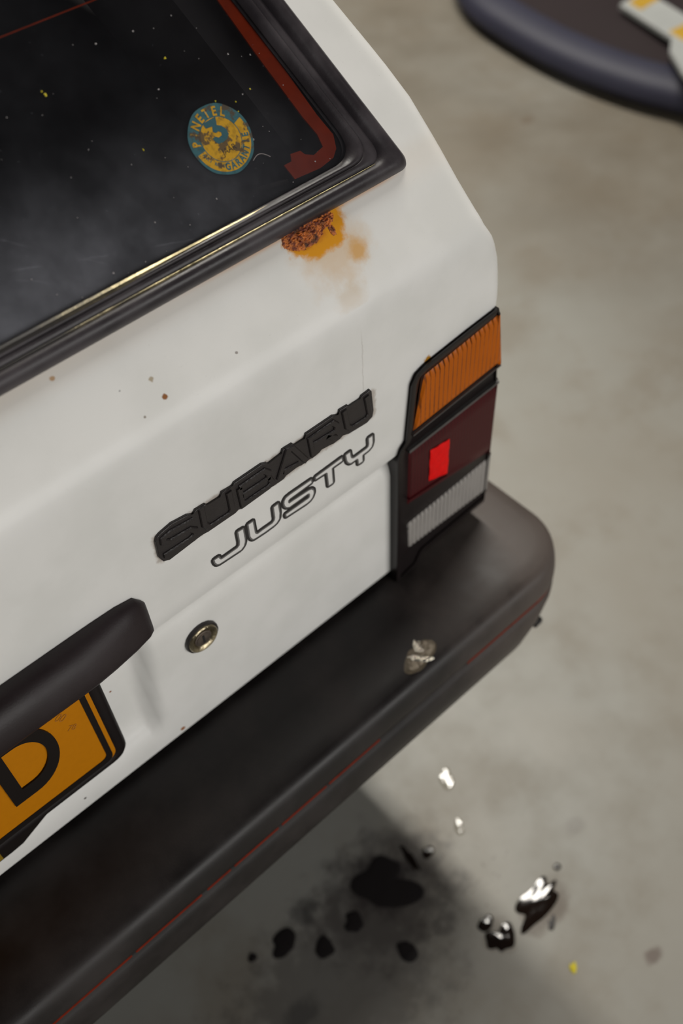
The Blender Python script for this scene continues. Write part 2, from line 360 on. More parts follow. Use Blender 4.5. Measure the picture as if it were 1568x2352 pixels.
def prism(name, poly, place, h0, h1, m, parent=None, bevel=0.0, taper=0.0):
    """a flat outline poly (2D), lifted from height h0 to h1 by place(x, y, h)"""
    bm = bmesh.new()
    c = [sum(p[0] for p in poly) / len(poly), sum(p[1] for p in poly) / len(poly)]
    lo = [bm.verts.new(place(x, y, h0)) for x, y in poly]
    hi = [bm.verts.new(place(x + (c[0] - x) * taper, y + (c[1] - y) * taper, h1)) for x, y in poly]
    n = len(poly)
    if bevel: top = bm.faces.new(hi)
    else:
        for t in tess(poly): bm.faces.new([hi[q] for q in t])
    for t in tess(poly): bm.faces.new([lo[q] for q in t][::-1])
    for i in range(n): bm.faces.new((lo[i], lo[(i + 1) % n], hi[(i + 1) % n], hi[i]))
    if bevel:
        bmesh.ops.bevel(bm, geom=list(top.edges), offset=bevel, segments=2, affect='EDGES', profile=0.5)
    bmesh.ops.triangulate(bm, faces=[f for f in bm.faces if len(f.verts) > 4])
    bmesh.ops.recalc_face_normals(bm, faces=bm.faces)
    me = bpy.data.meshes.new(name); bm.to_mesh(me); bm.free()
    return link(name, me, m, parent)
def tess(poly):
    from mathutils.geometry import tessellate_polygon
    return tessellate_polygon([[Vector((p[0], p[1], 0)) for p in poly]])
def proud(x, z, h):
    """outline measured on the upright skin, carried out to a face standing h in front of it"""
    k = (0.405 - h) / 0.405
    return (0.174 + (x - 0.174) * k, 1.32 - (1.32 - z) * k)
def box(name, x0, x1, y0, y1, z0, z1, m, parent=None, bevel=0.0):
    bm = bmesh.new(); bmesh.ops.create_cube(bm, size=1)
    for v in bm.verts:
        v.co = Vector(((x0 + x1) / 2 + v.co.x * (x1 - x0), (y0 + y1) / 2 + v.co.y * (y1 - y0), (z0 + z1) / 2 + v.co.z * (z1 - z0)))
    if bevel: bmesh.ops.bevel(bm, geom=list(bm.edges), offset=bevel, segments=3, affect='EDGES', profile=0.5)
    me = bpy.data.meshes.new(name); bm.to_mesh(me); bm.free()
    return link(name, me, m, parent, smooth=bevel > 0)
def fillet(poly, radii, n=5):
    """round the corners of a closed polygon"""
    out = []; L = len(poly)
    for i, p in enumerate(poly):
        r = radii[i] if isinstance(radii, (list, tuple)) else radii
        a = Vector(poly[i - 1]) - Vector(p); b = Vector(poly[(i + 1) % L]) - Vector(p); P = Vector(p)
        la, lb = a.length, b.length; a.normalize(); b.normalize()
        ang = a.angle(b) if la > 0 and lb > 0 else pi
        if r <= 0 or ang > pi - 0.05: out += [tuple(P)] * (n + 1 if r > 0 else 1); continue
        t = min(r / math.tan(ang / 2), la * 0.49, lb * 0.49)
        for k in range(n + 1):
            s = k / n; q = (P + a * t) * (1 - s) ** 2 + P * 2 * s * (1 - s) + (P + b * t) * s ** 2
            out.append(tuple(q))
    return out
def dedupe(poly):
    r = []
    for p in poly:
        if not r or (Vector(p) - Vector(r[-1])).length > 1e-6: r.append(p)
    if (Vector(r[0]) - Vector(r[-1])).length < 1e-6: r.pop()
    return r
def tube(name, pts, rad, m, parent=None, n=8):
    verts = []; rr = rad if isinstance(rad, (list, tuple)) else [rad] * len(pts)
    P = [Vector(p) for p in pts]
    for i, p in enumerate(P):
        d = (P[min(i + 1, len(P) - 1)] - P[max(i - 1, 0)]).normalized()
        a = d.orthogonal().normalized() if i == 0 else (a - d * a.dot(d)).normalized()
        b = d.cross(a)
        for k in range(n): verts.append(p + (a * cos(2 * pi * k / n) + b * sin(2 * pi * k / n)) * rr[i])
    f = grid_faces(len(P), n, True) + [tuple(range(n))[::-1], tuple((len(P) - 1) * n + k for k in range(n))]
    return mesh(name, verts, f, m, parent, smooth=True)
def tag(o, label, cat=None, group=None, kind=None):
    if label: o['label'] = label
    if cat: o['category'] = cat
    if group: o['group'] = group
    if kind: o['kind'] = kind
    return o
def empty(name, loc=(0, 0, 0)):
    o = bpy.data.objects.new(name, None); COL.objects.link(o); o.location = loc; o.empty_display_size = 0.1
    return o

# ------------------------------------------------------------------ the setting
nx, ny = 60, 60
fl_v = [(-12 + 24 * i / nx, -10 + 24 * j / ny, 0) for j in range(ny + 1) for i in range(nx + 1)]
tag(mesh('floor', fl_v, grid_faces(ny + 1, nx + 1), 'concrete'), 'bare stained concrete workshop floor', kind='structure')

# ------------------------------------------------------------------ the white car
car = empty('hatchback_car', (0, 1.1, 0))
tag(car, 'white hatchback with a rust bloom under its rear window, black bumper and orange number plate', 'car')
INV = Matrix.Translation((0, -1.1, 0))
def adopt(parent):
    """children are modelled in world coordinates; their inverse parent matrix keeps them there"""
    for c in parent.children: c.matrix_parent_inverse = INV
SPAN = 0.68   # length of the slanted plane up to the roof edge
FR = 0.015

def wsil(i, val):      # half width of the tailgate: on the upright face by height, on the slant by v
    if i == 'z':
        pts = [(0.2, 0.694), (0.70, 0.694), (0.76, 0.692), (0.80, 0.694), (0.82, 0.692), (0.84, 0.6885), (0.856, 0.683), (0.872, 0.6755)]
    else:
        pts = [(-0.02, 0.6755), (0.0, 0.6755), (0.02, 0.672), (0.045, 0.6695), (0.074, 0.6675), (0.111, 0.6635), (0.137, 0.6570), (0.154, 0.6520), (0.191, 0.6405), (0.68, 0.515), (0.9, 0.47)]
    if val <= pts[0][0]: return pts[0][1]
    for a, b in zip(pts, pts[1:]):
        if val <= b[0]: return a[1] + (b[1] - a[1]) * (val - a[0]) / (b[0] - a[0])
    return pts[-1][1]

# profile rows: (Y, Z, normal angle, half width, v or None)
rows = []
def rowz(y, z, ang=0.0, v=None):
    rows.append((y, z, ang, wsil('z', z) if v is None else wsil('v', v), v))
rowz(0.030, 0.527); rowz(0.010, 0.5275); rowz(0.0065, 0.529); rowz(0.006, 0.532)
for k in range(1, 20): rowz(0.006, 0.532 + (0.668 - 0.532) * k / 19)
rowz(0.0066, 0.673); rowz(0.0080, 0.678); rowz(0.0098, 0.6815)
for k in range(1, 6): rowz(0.0100 - 0.0100 * (k / 5.0) ** 1.1, 0.6830 + 0.0150 * k / 5 + (0.001 if k == 5 else 0))
for k in range(1, 12): rowz(0.0, 0.699 + (0.852 - 0.699) * k / 11)
ca, n = 0.018, 8         # the crease: quadratic blend from upright to slanted
for k in range(1, n + 1):
    s = k / n; p0 = Vector((0, 0.872 - ca)); p1 = Vector((0, 0.872)); p2 = p1 + Vector((sin(TH), cos(TH))) * ca
    q = p0 * (1 - s) ** 2 + p1 * 2 * s * (1 - s) + p2 * s * s
    v = max(0.0, q[0] * sin(TH) + (q[1] - 0.872) * cos(TH))
    rows.append((q[0], q[1], TH * s, wsil('z', q[1]) if q[1] < 0.872 else wsil('v', v), v if v > 0 else 0.0001))
vlist = [0.03, 0.045, 0.058, 0.070, 0.080, 0.095, 0.111, 0.125, 0.137, 0.154, 0.172, 0.191] + [0.191 + (0.62 - 0.191) * k / 8 for k in range(1, 9)] + [0.65, 0.68]
for v in vlist: rows.append((v * sin(TH), 0.872 + v * cos(TH), TH, wsil('v', v), v))
HOLE_V0, HOLE_V1 = 0.080, 0.62
def uw(v):   # window opening half width
    v = 0.08 if v is None else max(v, 0.08)
    return 0.607 - (v - 0.08) * 0.247
NC = 240
cols = [-1 + 2 * j / NC for j in range(NC + 1)]
fil = [radians(a) for a in (15, 30, 45, 60, 75, 90)]
verts = []; holemask = []
for y, z, ang, W, v in rows:
    row = []
    inner = W - FR
    w0 = uw(v) if v is not None and v > 0.06 else min(0.62, inner * 0.94)
    for j, t in enumerate(cols):
        if abs(t) <= 0.9: x = t / 0.9 * w0
        else: x = math.copysign(w0 + (abs(t) - 0.9) / 0.1 * (inner - w0), t)
        yy, zz = y, z
        if z < 0.70 and 0.545 < z:       # number plate recess
            edge = 0.3015 + 0.012 * (z - 0.565) / 0.13
            s = min(1, max(0, (edge + 0.006 - abs(x)) / 0.013)); s = s * s * (3 - 2 * s)
            fz = min(1, max(0, (z - 0.552) / 0.016)); fz *= min(1, max(0, (0.6985 - z) / 0.004))
            yy += 0.0140 * s * fz
        row.append((x, yy, zz))
    right = []; left = []
    for a in fil:
        d = FR * (1 - cos(a)); e = FR * sin(a)
        right.append((inner + e, y + d * cos(ang), z - d * sin(ang)))
        left.append((-(inner + e), y + d * cos(ang), z - d * sin(ang)))
    verts += left[::-1] + row + right
ncol = len(cols) + 2 * len(fil)
faces = []
for f in grid_faces(len(rows), ncol):
    i = f[0] // ncol; j = f[0] % ncol
    vi, vj = rows[i][4], rows[i + 1][4]
    if vi is not None and vi >= HOLE_V0 - 1e-6 and vj <= HOLE_V1 + 1e-6:
        c0 = j - len(fil)
        if 0 <= c0 < NC and abs(cols[c0]) <= 0.9001 and abs(cols[c0 + 1]) <= 0.9001: continue
    faces.append(f)
# columns must hit +-0.9 exactly
mesh('tailgate', verts, faces, 'paint', car, smooth=True, sharp=50)

# side panels, roof, underfloor (the rest of the body, seen only from the side)
for sgn in (-1, 1):
    sv = []; ys = [0, 0.04, 0.12, 0.3, 0.6, 1.0, 1.6, 2.4]
    rr_ = [r for r in rows if r[1] >= 0.53 and (r[4] is None or r[4] <= 0.68)]
    lows = [(0.02, 0.22, 0, 0.69, None), (0.02, 0.34, 0, 0.70, None), (0.018, 0.45, 0, 0.702, None)]
    use = lows + rr_
    for y, z, ang, W, v in use:
        yb = y + FR * cos(ang); zb = z - FR * sin(ang)
        for k, dy in enumerate(ys):
            wid = 0.030 * max(0.0, min(1.0, (dy - 0.35) / 0.6)) * (1 if z < 0.9 else 0.4)
            sv.append((sgn * (W + wid), yb + dy * (2.4 + 0.02 - yb) / 2.4, zb))
    ff = []
    for f in grid_faces(len(use), len(ys)):
        zc = sum(sv[k][2] for k in f) / 4; k = f[0] % len(ys)
        if 3 <= k <= 6 and 0.93 < zc < 1.31: continue
        if zc < 0.52 and k in (3, 4): continue
        if zc < 0.42 and k < 3: continue
        ff.append(f)
    mesh('side_panel', sv, ff, 'paint', car, smooth=True, sharp=50)
    gv = [(sgn * 0.665, 0.45, 0.92), (sgn * 0.715, 2.4, 0.92), (sgn * 0.60, 2.4, 1.33), (sgn * 0.56, 0.55, 1.33)]
    gv += [(a - sgn * 0.004, b, c) for a, b, c in gv]
    mesh('side_window', gv, [(0, 1, 2, 3), (7, 6, 5, 4), (0, 4, 5, 1), (1, 5, 6, 2), (2, 6, 7, 3), (3, 7, 4, 0)], 'glass', car)
ye, ze = rows[-1][0], rows[-1][1]
rv = []
for y, z in [(ye, ze), (ye + 0.01, ze + 0.007), (ye + 0.03, ze + 0.013), (ye + 0.1, ze + 0.02), (1.2, ze + 0.03), (2.42, ze + 0.02)]:
    for k in range(-8, 9):
        t = k / 8; rv.append((t * (0.515 + 0.025 * min(1, (y - ye))), y, z - 0.012 * abs(t) ** 4))
mesh('roof', rv, grid_faces(6, 17), 'paint', car, smooth=True)
box('floor_pan', -0.66, 0.66, 0.03, 2.4, 0.26, 0.40, 'blk', car)
# interior
box('cargo_floor', -0.64, 0.64, 0.04, 0.75, 0.42, 0.50, 'interior', car, 0.01)
box('rear_seat_back', -0.60, 0.60, 0.72, 0.86, 0.45, 1.02, 'interior', car, 0.04)
box('inner_bulkhead', -0.66, 0.66, 2.30, 2.36, 0.30, 1.36, 'interior', car)
box('rear_inner_panel', -0.62, 0.62, 0.055, 0.075, 0.50, 0.89, 'interior', car)
for s in (-1, 1):
    tv = []
    for v, uo, ui in ((0.02, 0.635, 0.60), (0.12, 0.615, 0.575), (0.30, 0.58, 0.535), (0.62, 0.50, 0.455)):
        for u, h in ((uo, -0.012), ((uo + ui) / 2 + 0.004, -0.022), (ui, -0.045), (ui - 0.006, -0.10), (ui + 0.01, -0.16)):
            p = slant(s * u, v, h); tv.append(p)
    mesh('pillar_trim', tv, grid_faces(4, 5), 'interior_lt' if s > 0 else 'interior', car, smooth=True)
    box('quarter_trim', s * 0.60, s * 0.66, 0.10, 2.3, 0.40, 0.93, 'interior', car, 0.01)
tube('gas_strut', [slant(0.5895, 0.105, -0.05), slant(0.566, 0.25, -0.055), slant(0.553, 0.34, -0.06)], 0.0055, 'steel', car, 12)
tube('strut_bracket', [slant(0.546, 0.098, -0.02), slant(0.535, 0.100, -0.025), slant(0.530, 0.105, -0.035)], [0.004, 0.005, 0.0025], 'lint', car, 8)
for s in (-1, 1):
    wt = empty('rear_wheel', (s * 0.66, 0.66, 0.27)); wt.parent = car; wt.matrix_parent_inverse = INV
    tv = []; prof = [(0.17, -0.07), (0.25, -0.078), (0.27, -0.06), (0.27, 0.06), (0.25, 0.078), (0.17, 0.07)]
    for k in range(40):
        a = 2 * pi * k / 40
        for r, w in prof: tv.append((w, r * cos(a), r * sin(a)))
    f = [(k * 6 + j, k * 6 + (j + 1) % 6, ((k + 1) % 40) * 6 + (j + 1) % 6, ((k + 1) % 40) * 6 + j) for k in range(40) for j in range(6)]
    mesh('tyre', tv, f, 'tyre', wt, smooth=True)
    dv = [(s * 0.045, 0, 0)]; 
    for r, w in ((0.05, 0.05), (0.09, 0.03), (0.14, 0.045), (0.172, 0.06)):
        dv += [(s * w, r * cos(2 * pi * k / 32), r * sin(2 * pi * k / 32)) for k in range(32)]
    f = [(0, 1 + k, 1 + (k + 1) % 32) for k in range(32)] + [(1 + i * 32 + k, 1 + i * 32 + (k + 1) % 32, 1 + (i + 1) * 32 + (k + 1) % 32, 1 + (i + 1) * 32 + k) for i in range(3) for k in range(32)]
    mesh('wheel_rim', dv, f, 'rim', wt, smooth=True)

# ------------------------------------------------------------------ rear window: rubber seal, sheen bead, glass
def loop_uv(v0, ub, us, v1, slope, rc, nseg=14, sub=26):
    """closed loop; bottom at v0, side line u = us - slope*v, top at v1. rc = radius of the bottom corner"""
    ur = lambda v: us - slope * v
    top_r = 0.03; pts = []
    P = [(-ur(v1), v1), (-ur(v0), v0), (ur(v0), v0), (ur(v1), v1)]
    rad = [top_r, rc, rc, top_r]
    f = fillet(P, rad, nseg)
    k = nseg + 1; out = []
    for i in range(4):
        seg = f[i * k:(i + 1) * k]; nxt = f[((i + 1) % 4) * k]
        out += seg
        for j in range(1, sub): t = j / sub; out.append((seg[-1][0] * (1 - t) + nxt[0] * t, seg[-1][1] * (1 - t) + nxt[1] * t))
    return out
outer = loop_uv(0.0690, 0, 0.6455, 0.640, 0.250, 0.007)
inner = loop_uv(0.0925, 0, 0.6130, 0.612, 0.238, 0.017)
NL = len(outer)
def sweep(name, prof, m, parent):
    sv = []
    for w, h in prof:
        for (a, b), (c, d) in zip(outer, inner): sv.append(slant(a + (c - a) * w, b + (d - b) * w, h))
    return mesh(name, sv, grid_faces(len(prof), NL, True), m, parent, smooth=True, sharp=60)
seal = sweep('window_seal', [(-0.02, -0.002), (0.0, 0.0015), (0.05, 0.0050), (0.14, 0.0078), (0.26, 0.0092), (0.38, 0.0092), (0.46, 0.0082), (0.51, 0.0064), (0.535, 0.0050), (0.56, 0.0056), (0.64, 0.0066), (0.72, 0.0068), (0.78, 0.0062), (0.80, 0.0035), (0.95, 0.0010), (1.04, 0.0)], 'seal', car)
lip = sweep('glass_lip', [(0.765, 0.0050), (0.78, 0.0070), (0.82, 0.0078), (0.88, 0.0074), (0.95, 0.0056), (1.0, 0.0036), (1.01, 0.0028)], 'seal', car)
# bottom runs of beading; the lamp's brassy reflection is put into their colour
def bead(w, h, u0, u1, rad, m, name):
    pts = []; 
    for k in range(33):
        u = u0 + (u1 - u0) * k / 32; v = 0.0690 + (0.0925 - 0.0690) * w
        r = rad * min(1, 0.15 + 5 * min(k, 32 - k) / 32)
        pts.append((slant(u, v, h), r))
    return tube(name, [p for p, r in pts], [r for p, r in pts], m, car, 10)
bead(0.525, 0.0062, -0.60, 0.612, 0.0011, 'bead', 'sheen_bead')
bead(0.90, 0.0045, -0.57, 0.585, 0.0033, 'bead', 'sheen_bead')

gi = [slant(a * 1.004, b if b > 0.3 else b - 0.003, 0.0028) for a, b in inner]; gb = [slant(a * 1.004, b if b > 0.3 else b - 0.003, -0.001) for a, b in inner]
# pane: single slab
n = len(gi)
gl_ = mesh('rear_glass', gi + gb, [tuple(range(n))] + [tuple(range(2 * n - 1, n - 1, -1))] + [(i, (i + 1) % n, n + (i + 1) % n, n + i) for i in range(n)], 'glass', car)
gl_.name = 'rear_glass'
bar = [(551.5, 224), (560, 176), (569, 131), (573, 117), (572.5, 108), (563, 106), (557, 109), (555, 112.5), (547, 113.5), (545, 109), (538.5, 109), (541, 98), (563, 96.5), (576, 98.5), (581.5, 103), (584.5, 112), (580, 128), (573.5, 164), (562, 217)]
bar = [(0.452, 0.60)] + [(a / 1000, b / 1000) for a, b in bar] + [(0.470, 0.605)]
prism('heater_busbar', bar, slant, -0.0030, -0.0018, 'busbar', gl_)
for k in range(12):
    v = 0.2445 + 0.03 * k
    prism('heater_wire', [(-0.55 + 0.1 * (v - .1), v - 0.0004), (0.57 - 0.25 * (v - .1), v - 0.0004), (0.57 - 0.25 * (v - .1), v + 0.0004), (-0.55 + 0.1 * (v - .1), v + 0.0004)], slant, -0.0026, -0.0020, 'busbar', gl_)

JUSTY_LANES = {
 'J': [(407.4, 741.1), (407.4, 730.1), (406.6, 725.9), (404.2, 724.3), (389.8, 724.3), (388.4, 724.8), (387.4, 726.5), (387.0, 728.6), (383.2, 728.8), (383.4, 725.6), (384.8, 722.4), (386.7, 721.3), (390.1, 721.0), (407.0, 720.0), (409.8, 721.9), (411.3, 725.5), (411.7, 728.4), (411.7, 740.5)],
 'U': [(417.3, 741.2), (421.2, 741.1), (421.4, 728.5), (421.9, 725.9), (423.6, 724.1), (428.2, 724.4), (438.5, 724.3), (440.9, 726.0), (441.7, 728.6), (441.8, 740.8), (445.6, 741.0), (445.9, 730.4), (444.8, 724.3), (442.5, 722.0), (439.7, 721.1), (430.8, 720.9), (421.5, 721.5), (419.4, 722.0), (417.9, 724.2), (417.1, 727.4)],
 'S': [(478.9, 741.9), (458.5, 742.1), (454.0, 741.6), (452.2, 739.4), (451.7, 736.7), (452.2, 733.6), (453.7, 731.0), (456.3, 729.4), (474.4, 729.7), (476.2, 729.1), (476.9, 726.9), (476.3, 724.2), (474.8, 723.5), (452.0, 723.5), (452.4, 721.0), (472.6, 719.7), (476.4, 720.3), (478.8, 722.1), (480.4, 725.6), (480.3, 728.9), (478.7, 731.3), (476.0, 732.2), (458.0, 733.2), (456.2, 733.1), (455.2, 735.1), (455.4, 737.2), (457.0, 738.3), (479.3, 739.0)],
 'T': [(484.1, 741.4), (510.8, 742.5), (511.1, 739.6), (501.3, 739.5), (500.1, 738.9), (500.2, 721.9), (496.4, 722.0), (495.8, 737.1), (495.0, 738.6), (493.8, 738.9), (484.2, 739.5)],
 'Y': [(515.7, 742.5), (519.5, 742.5), (520.0, 737.5), (520.8, 734.8), (522.7, 733.3), (524.3, 732.8), (537.6, 733.4), (539.6, 734.5), (540.3, 736.6), (540.1, 743.4), (543.7, 743.3), (543.8, 735.6), (542.5, 731.9), (539.5, 730.4), (532.7, 729.9), (532.3, 728.6), (532.4, 722.4), (528.6, 722.7), (528.3, 728.0), (527.6, 729.3), (526.4, 730.0), (520.6, 729.9), (518.8, 731.1), (517.2, 733.4), (516.4, 736.1)],
}
BADGE_BASE = [(342.6, 787.2), (344.3, 790.8), (347.3, 792.5), (357.7, 794.6), (370.7, 792.5), (375.4, 789.1), (377.6, 792.1), (386.2, 791.4), (387.7, 788.7), (398.8, 788.1), (400.8, 791.9), (410.5, 790.8), (411.9, 793.1), (436.8, 793.3), (441.6, 790.9), (442.8, 788.7), (455.3, 790.0), (456.3, 793.5), (465.7, 793.1), (467.6, 789.7), (477.5, 789.4), (478.6, 793.5), (505.0, 793.6), (510.8, 790.3), (511.7, 794.7), (520.1, 794.1), (521.1, 791.7), (532.9, 791.6), (534.1, 794.0), (542.7, 794.7), (544.3, 792.0), (545.9, 770.7), (544.6, 764.7), (538.6, 762.0), (519.5, 763.6), (513.1, 767.4), (510.5, 764.6), (503.2, 764.3), (499.3, 766.6), (491.4, 767.9), (489.6, 765.2), (482.3, 764.2), (480.1, 766.4), (471.4, 764.7), (467.7, 767.1), (456.0, 766.2), (454.1, 763.2), (444.2, 763.2), (442.1, 764.9), (439.6, 763.0), (414.1, 762.0), (410.9, 765.3), (408.3, 762.4), (383.0, 762.6), (379.1, 764.6), (375.6, 764.6), (373.2, 763.1), (349.2, 761.1), (344.3, 763.8), (341.8, 770.8)]
BADGE_STROKES = {
 'S': [[(373.8, 784.1), (355.3, 786.8), (348.8, 785.6), (348.5, 781.8), (352.9, 778.6), (370.2, 776.6), (373.9, 772.8), (373.1, 768.6), (367.8, 767.4), (346.0, 768.3)]],
 'U': [[(382.4, 789.8), (382.1, 771.5), (385.1, 766.2), (403.6, 765.5), (406.4, 768.5), (406.2, 787.5)]],
 'B': [[(415.3, 784.5), (437.9, 784.8), (441.7, 780.1), (440.8, 774.8), (416.7, 775.0)], [(415.3, 784.5), (415.7, 766.1), (440.0, 765.7), (443.7, 768.0), (441.2, 775.3)]],
 'A': [[(449.9, 766.6), (460.8, 789.3), (465.2, 788.4), (476.9, 765.7)], [(454.9, 770.5), (469.3, 768.1)]],
 'R': [[(483.8, 766.6), (481.8, 785.8), (504.5, 786.4), (508.2, 781.3), (506.8, 776.0), (484.2, 777.6)], [(497.6, 776.6), (506.7, 768.7)]],
 'U2': [[(516.2, 790.7), (518.7, 772.0), (522.6, 767.4), (538.7, 766.6), (541.7, 770.6), (538.9, 789.9)]],
}

# ------------------------------------------------------------------ lettering on the tailgate
def tri_prism_parts(bm, quads, h0, h1):
    """each outline in quads becomes a small solid between two heights, with hair-thin height steps so none coincide"""
    for i, q in enumerate(quads):
        e = (i % 23) * 2.5e-6
        lo = [bm.verts.new(rear(x, z, h0)) for x, z in q]; hi = [bm.verts.new(rear(x, z, h1 + e)) for x, z in q]
        k = len(q)
        try:
            bm.faces.new(hi)
            for a in range(k): bm.faces.new((lo[a], lo[(a + 1) % k], hi[(a + 1) % k], hi[a]))
        except ValueError: pass
def around(poly, w, n=8, close=True):
    out = []; L = len(poly)
    for i in range(L if close else L - 1):
        a = Vector(poly[i]); b = Vector(poly[(i + 1) % L]); d = b - a
        if d.length < 1e-6: continue
        nn = Vector((-d.y, d.x)).normalized() * w
        out.append([a + nn, a - nn, b - nn, b + nn])
    for p in poly: out.append([Vector(p) + Vector((w * cos(2 * pi * k / n + pi / n), w * sin(2 * pi * k / n + pi / n))) for k in range(n)])
    return out
def solid_from(name, quads, h0, h1, m, parent, fill=None):
    bm = bmesh.new(); tri_prism_parts(bm, quads, h0, h1)
    if fill:
        hi = [bm.verts.new(rear(x, z, h1 + 4e-5)) for x, z in fill]; lo = [bm.verts.new(rear(x, z, h0)) for x, z in fill]
        k = len(fill)
        for t in tess(fill): bm.faces.new([hi[q] for q in t])
        for a in range(k): bm.faces.new((lo[a], lo[(a + 1) % k], hi[(a + 1) % k], hi[a]))
    bmesh.ops.triangulate(bm, faces=[f for f in bm.faces if len(f.verts) > 4])
    bmesh.ops.recalc_face_normals(bm, faces=bm.faces)
    me = bpy.data.meshes.new(name); bm.to_mesh(me); bm.free()
    return link(name, me, m, parent)
model_badge = empty('model_lettering', (0, 0, 0)); model_badge.parent = car; model_badge.matrix_parent_inverse = INV
for k, poly in JUSTY_LANES.items():
    P = dedupe([(a / 1000, b / 1000) for a, b in poly])
    solid_from('letter', around(P, 0.0029), 0.0, 0.0007, 'ltr_blk', model_badge)
for k, poly in JUSTY_LANES.items():
    P = dedupe([(a / 1000, b / 1000) for a, b in poly])
    solid_from('letter_shade', around(P, 0.00125), 0.0, 0.00085, 'ltr_gry', model_badge)
    solid_from('letter_face', [], 0.0, 0.0010, 'ltr_sil', model_badge, fill=P)

mk = dedupe([proud(a / 1000, b / 1000, 0.0010) for a, b in BADGE_BASE])
badge = prism('maker_badge', mk, rear, 0.0, 0.0022, 'badge', car, bevel=0.0007)
for k, strokes in BADGE_STROKES.items():
    bm = bmesh.new()
    hw = 0.0025
    for s in strokes:
        P = [Vector(proud(a / 1000, b / 1000, 0.0022)) for a, b in s]
        # bevelled ribbon with mitred corners
        L_, R_ = [], []
        for i, p in enumerate(P):
            d0 = (p - P[i - 1]).normalized() if i > 0 else (P[1] - p).normalized()
            d1 = (P[i + 1] - p).normalized() if i < len(P) - 1 else d0
            t = (d0 + d1).normalized(); nn = Vector((-t.y, t.x)); c = max(0.82, nn.dot(Vector((-d0.y, d0.x))))
            L_.append(p + nn * hw / c); R_.append(p - nn * hw / c)
        for (wk, h) in ((1.0, 0),):
            secs = []
            for i, p in enumerate(P):
                l, r = L_[i], R_[i]; mid = (l + r) / 2
                secs.append([rear(*(mid + (l - mid) * 1.15), 0.0015), rear(*(mid + (l - mid) * 1.0), 0.0030), rear(*(mid + (l - mid) * 0.72), 0.0037),
                             rear(*(mid + (r - mid) * 0.72), 0.0037), rear(*(mid + (r - mid) * 1.0), 0.0030), rear(*(mid + (r - mid) * 1.15), 0.0015)])
            vv = [bm.verts.new(q) for s_ in secs for q in s_]
            for f in grid_faces(len(P), 6): bm.faces.new([vv[q] for q in f])
            bm.faces.new(vv[:6]); bm.faces.new(vv[-6:][::-1])
    bmesh.ops.recalc_face_normals(bm, faces=bm.faces)
    me = bpy.data.meshes.new('letter'); bm.to_mesh(me); bm.free()
    link('letter', me, 'badge', badge)

# ------------------------------------------------------------------ handle above the number plate
prof = [(0.0, 0.7525), (-0.004, 0.7535), (-0.010, 0.7525), (-0.0165, 0.7485), (-0.0215, 0.7400), (-0.0240, 0.7300), (-0.0242, 0.7220), (-0.0225, 0.7175), (-0.018, 0.7155), (-0.010, 0.7110), (-0.002, 0.7060), (0.004, 0.7050)]
stat = [(-0.3215, 0.05), (-0.3195, 0.22), (-0.314, 0.45), (-0.300, 0.68), (-0.280, 0.88), (-0.262, 1.0)]
stat = stat + [(-0.262 + 0.524 * k / 10, 1.0) for k in range(1, 10)] + [(-a, b) for a, b in stat[::-1]]
hv = []
for x, s in stat:
    topdrop = 0.004 * (1 - s) ** 2 + max(0, abs(x) - 0.313) * 1.0
    for y, z in prof:
        zz = 0.706 + (z - 0.706) * (1 - 0.10 * (1 - s) ** 2) - topdrop if z > 0.73 else 0.7060 + (z - 0.706) * s
        hv.append((x, y * s - (0.0025 if y < -0.001 else 0) * (1 - s) + (0.001 if s < 0.1 else 0), zz))
hf = grid_faces(len(stat), len(prof)) + [tuple(range(len(prof))), tuple(len(hv) - 1 - k for k in range(len(prof)))]
mesh('tailgate_handle', hv, hf, 'handle', car, smooth=True, sharp=60)

# ------------------------------------------------------------------ key lock
lockc = (0.3596, 0.6425)
def ring(name, prof, m, parent, n=48, jag=0.0, cap=True):
    v = []; random.seed(3)
    for r, h in prof:
        for k in range(n):
            a = 2 * pi * k / n; rr_ = r * (1 + (random.uniform(-jag, jag) if r > 0.012 else 0))
            v.append(rear(lockc[0] + rr_ * cos(a), lockc[1] + rr_ * 1.02 * sin(a), h - 0.006))
    f = grid_faces(len(prof), n, True)
    if cap: f.append(tuple(range((len(prof) - 1) * n, len(prof) * n)))
    return mesh(name, v, f, m, parent, smooth=True, sharp=40)
lock = ring('key_lock', [(0.0156, 0.0), (0.0156, 0.0018), (0.0152, 0.0030), (0.0138, 0.0032), (0.0134, 0.0015)], 'badge', car, jag=0.012, cap=False)
ring('lock_bezel', [(0.0138, 0.0020), (0.0136, 0.0042), (0.0128, 0.0050), (0.0112, 0.0047), (0.0092, 0.0034), (0.0084, 0.0018)], 'chrome', lock, cap=True)
ring('lock_core', [(0.0082, 0.0010), (0.0080, 0.0034), (0.0074, 0.0037)], 'chrome_dk', lock)
ring('core_ring', [(0.0064, 0.0030), (0.0062, 0.0041), (0.0056, 0.0042)], 'chrome_dk', lock)
prism('keyhole', [(lockc[0] - 0.0009, lockc[1] - 0.0048), (lockc[0] + 0.0009, lockc[1] - 0.0048), (lockc[0] + 0.0009, lockc[1] + 0.0048), (lockc[0] - 0.0009, lockc[1] + 0.0048)], rear, -0.003, -0.0014, 'blk', lock)

# ------------------------------------------------------------------ number plate
plate = empty('number_plate', (0, 0, 0)); plate.parent = car; plate.matrix_parent_inverse = INV
PX = 0.2602; Z0, Z1 = 0.5765, 0.703
def rrect(x0, x1, z0, z1, r): return fillet([(x0, z0), (x1, z0), (x1, z1), (x0, z1)], r, 6)
prism('plate_sheet', rrect(-PX, PX, Z0, Z1, 0.010), rear, -0.0045, -0.0012, 'plate', plate, bevel=0.0006)
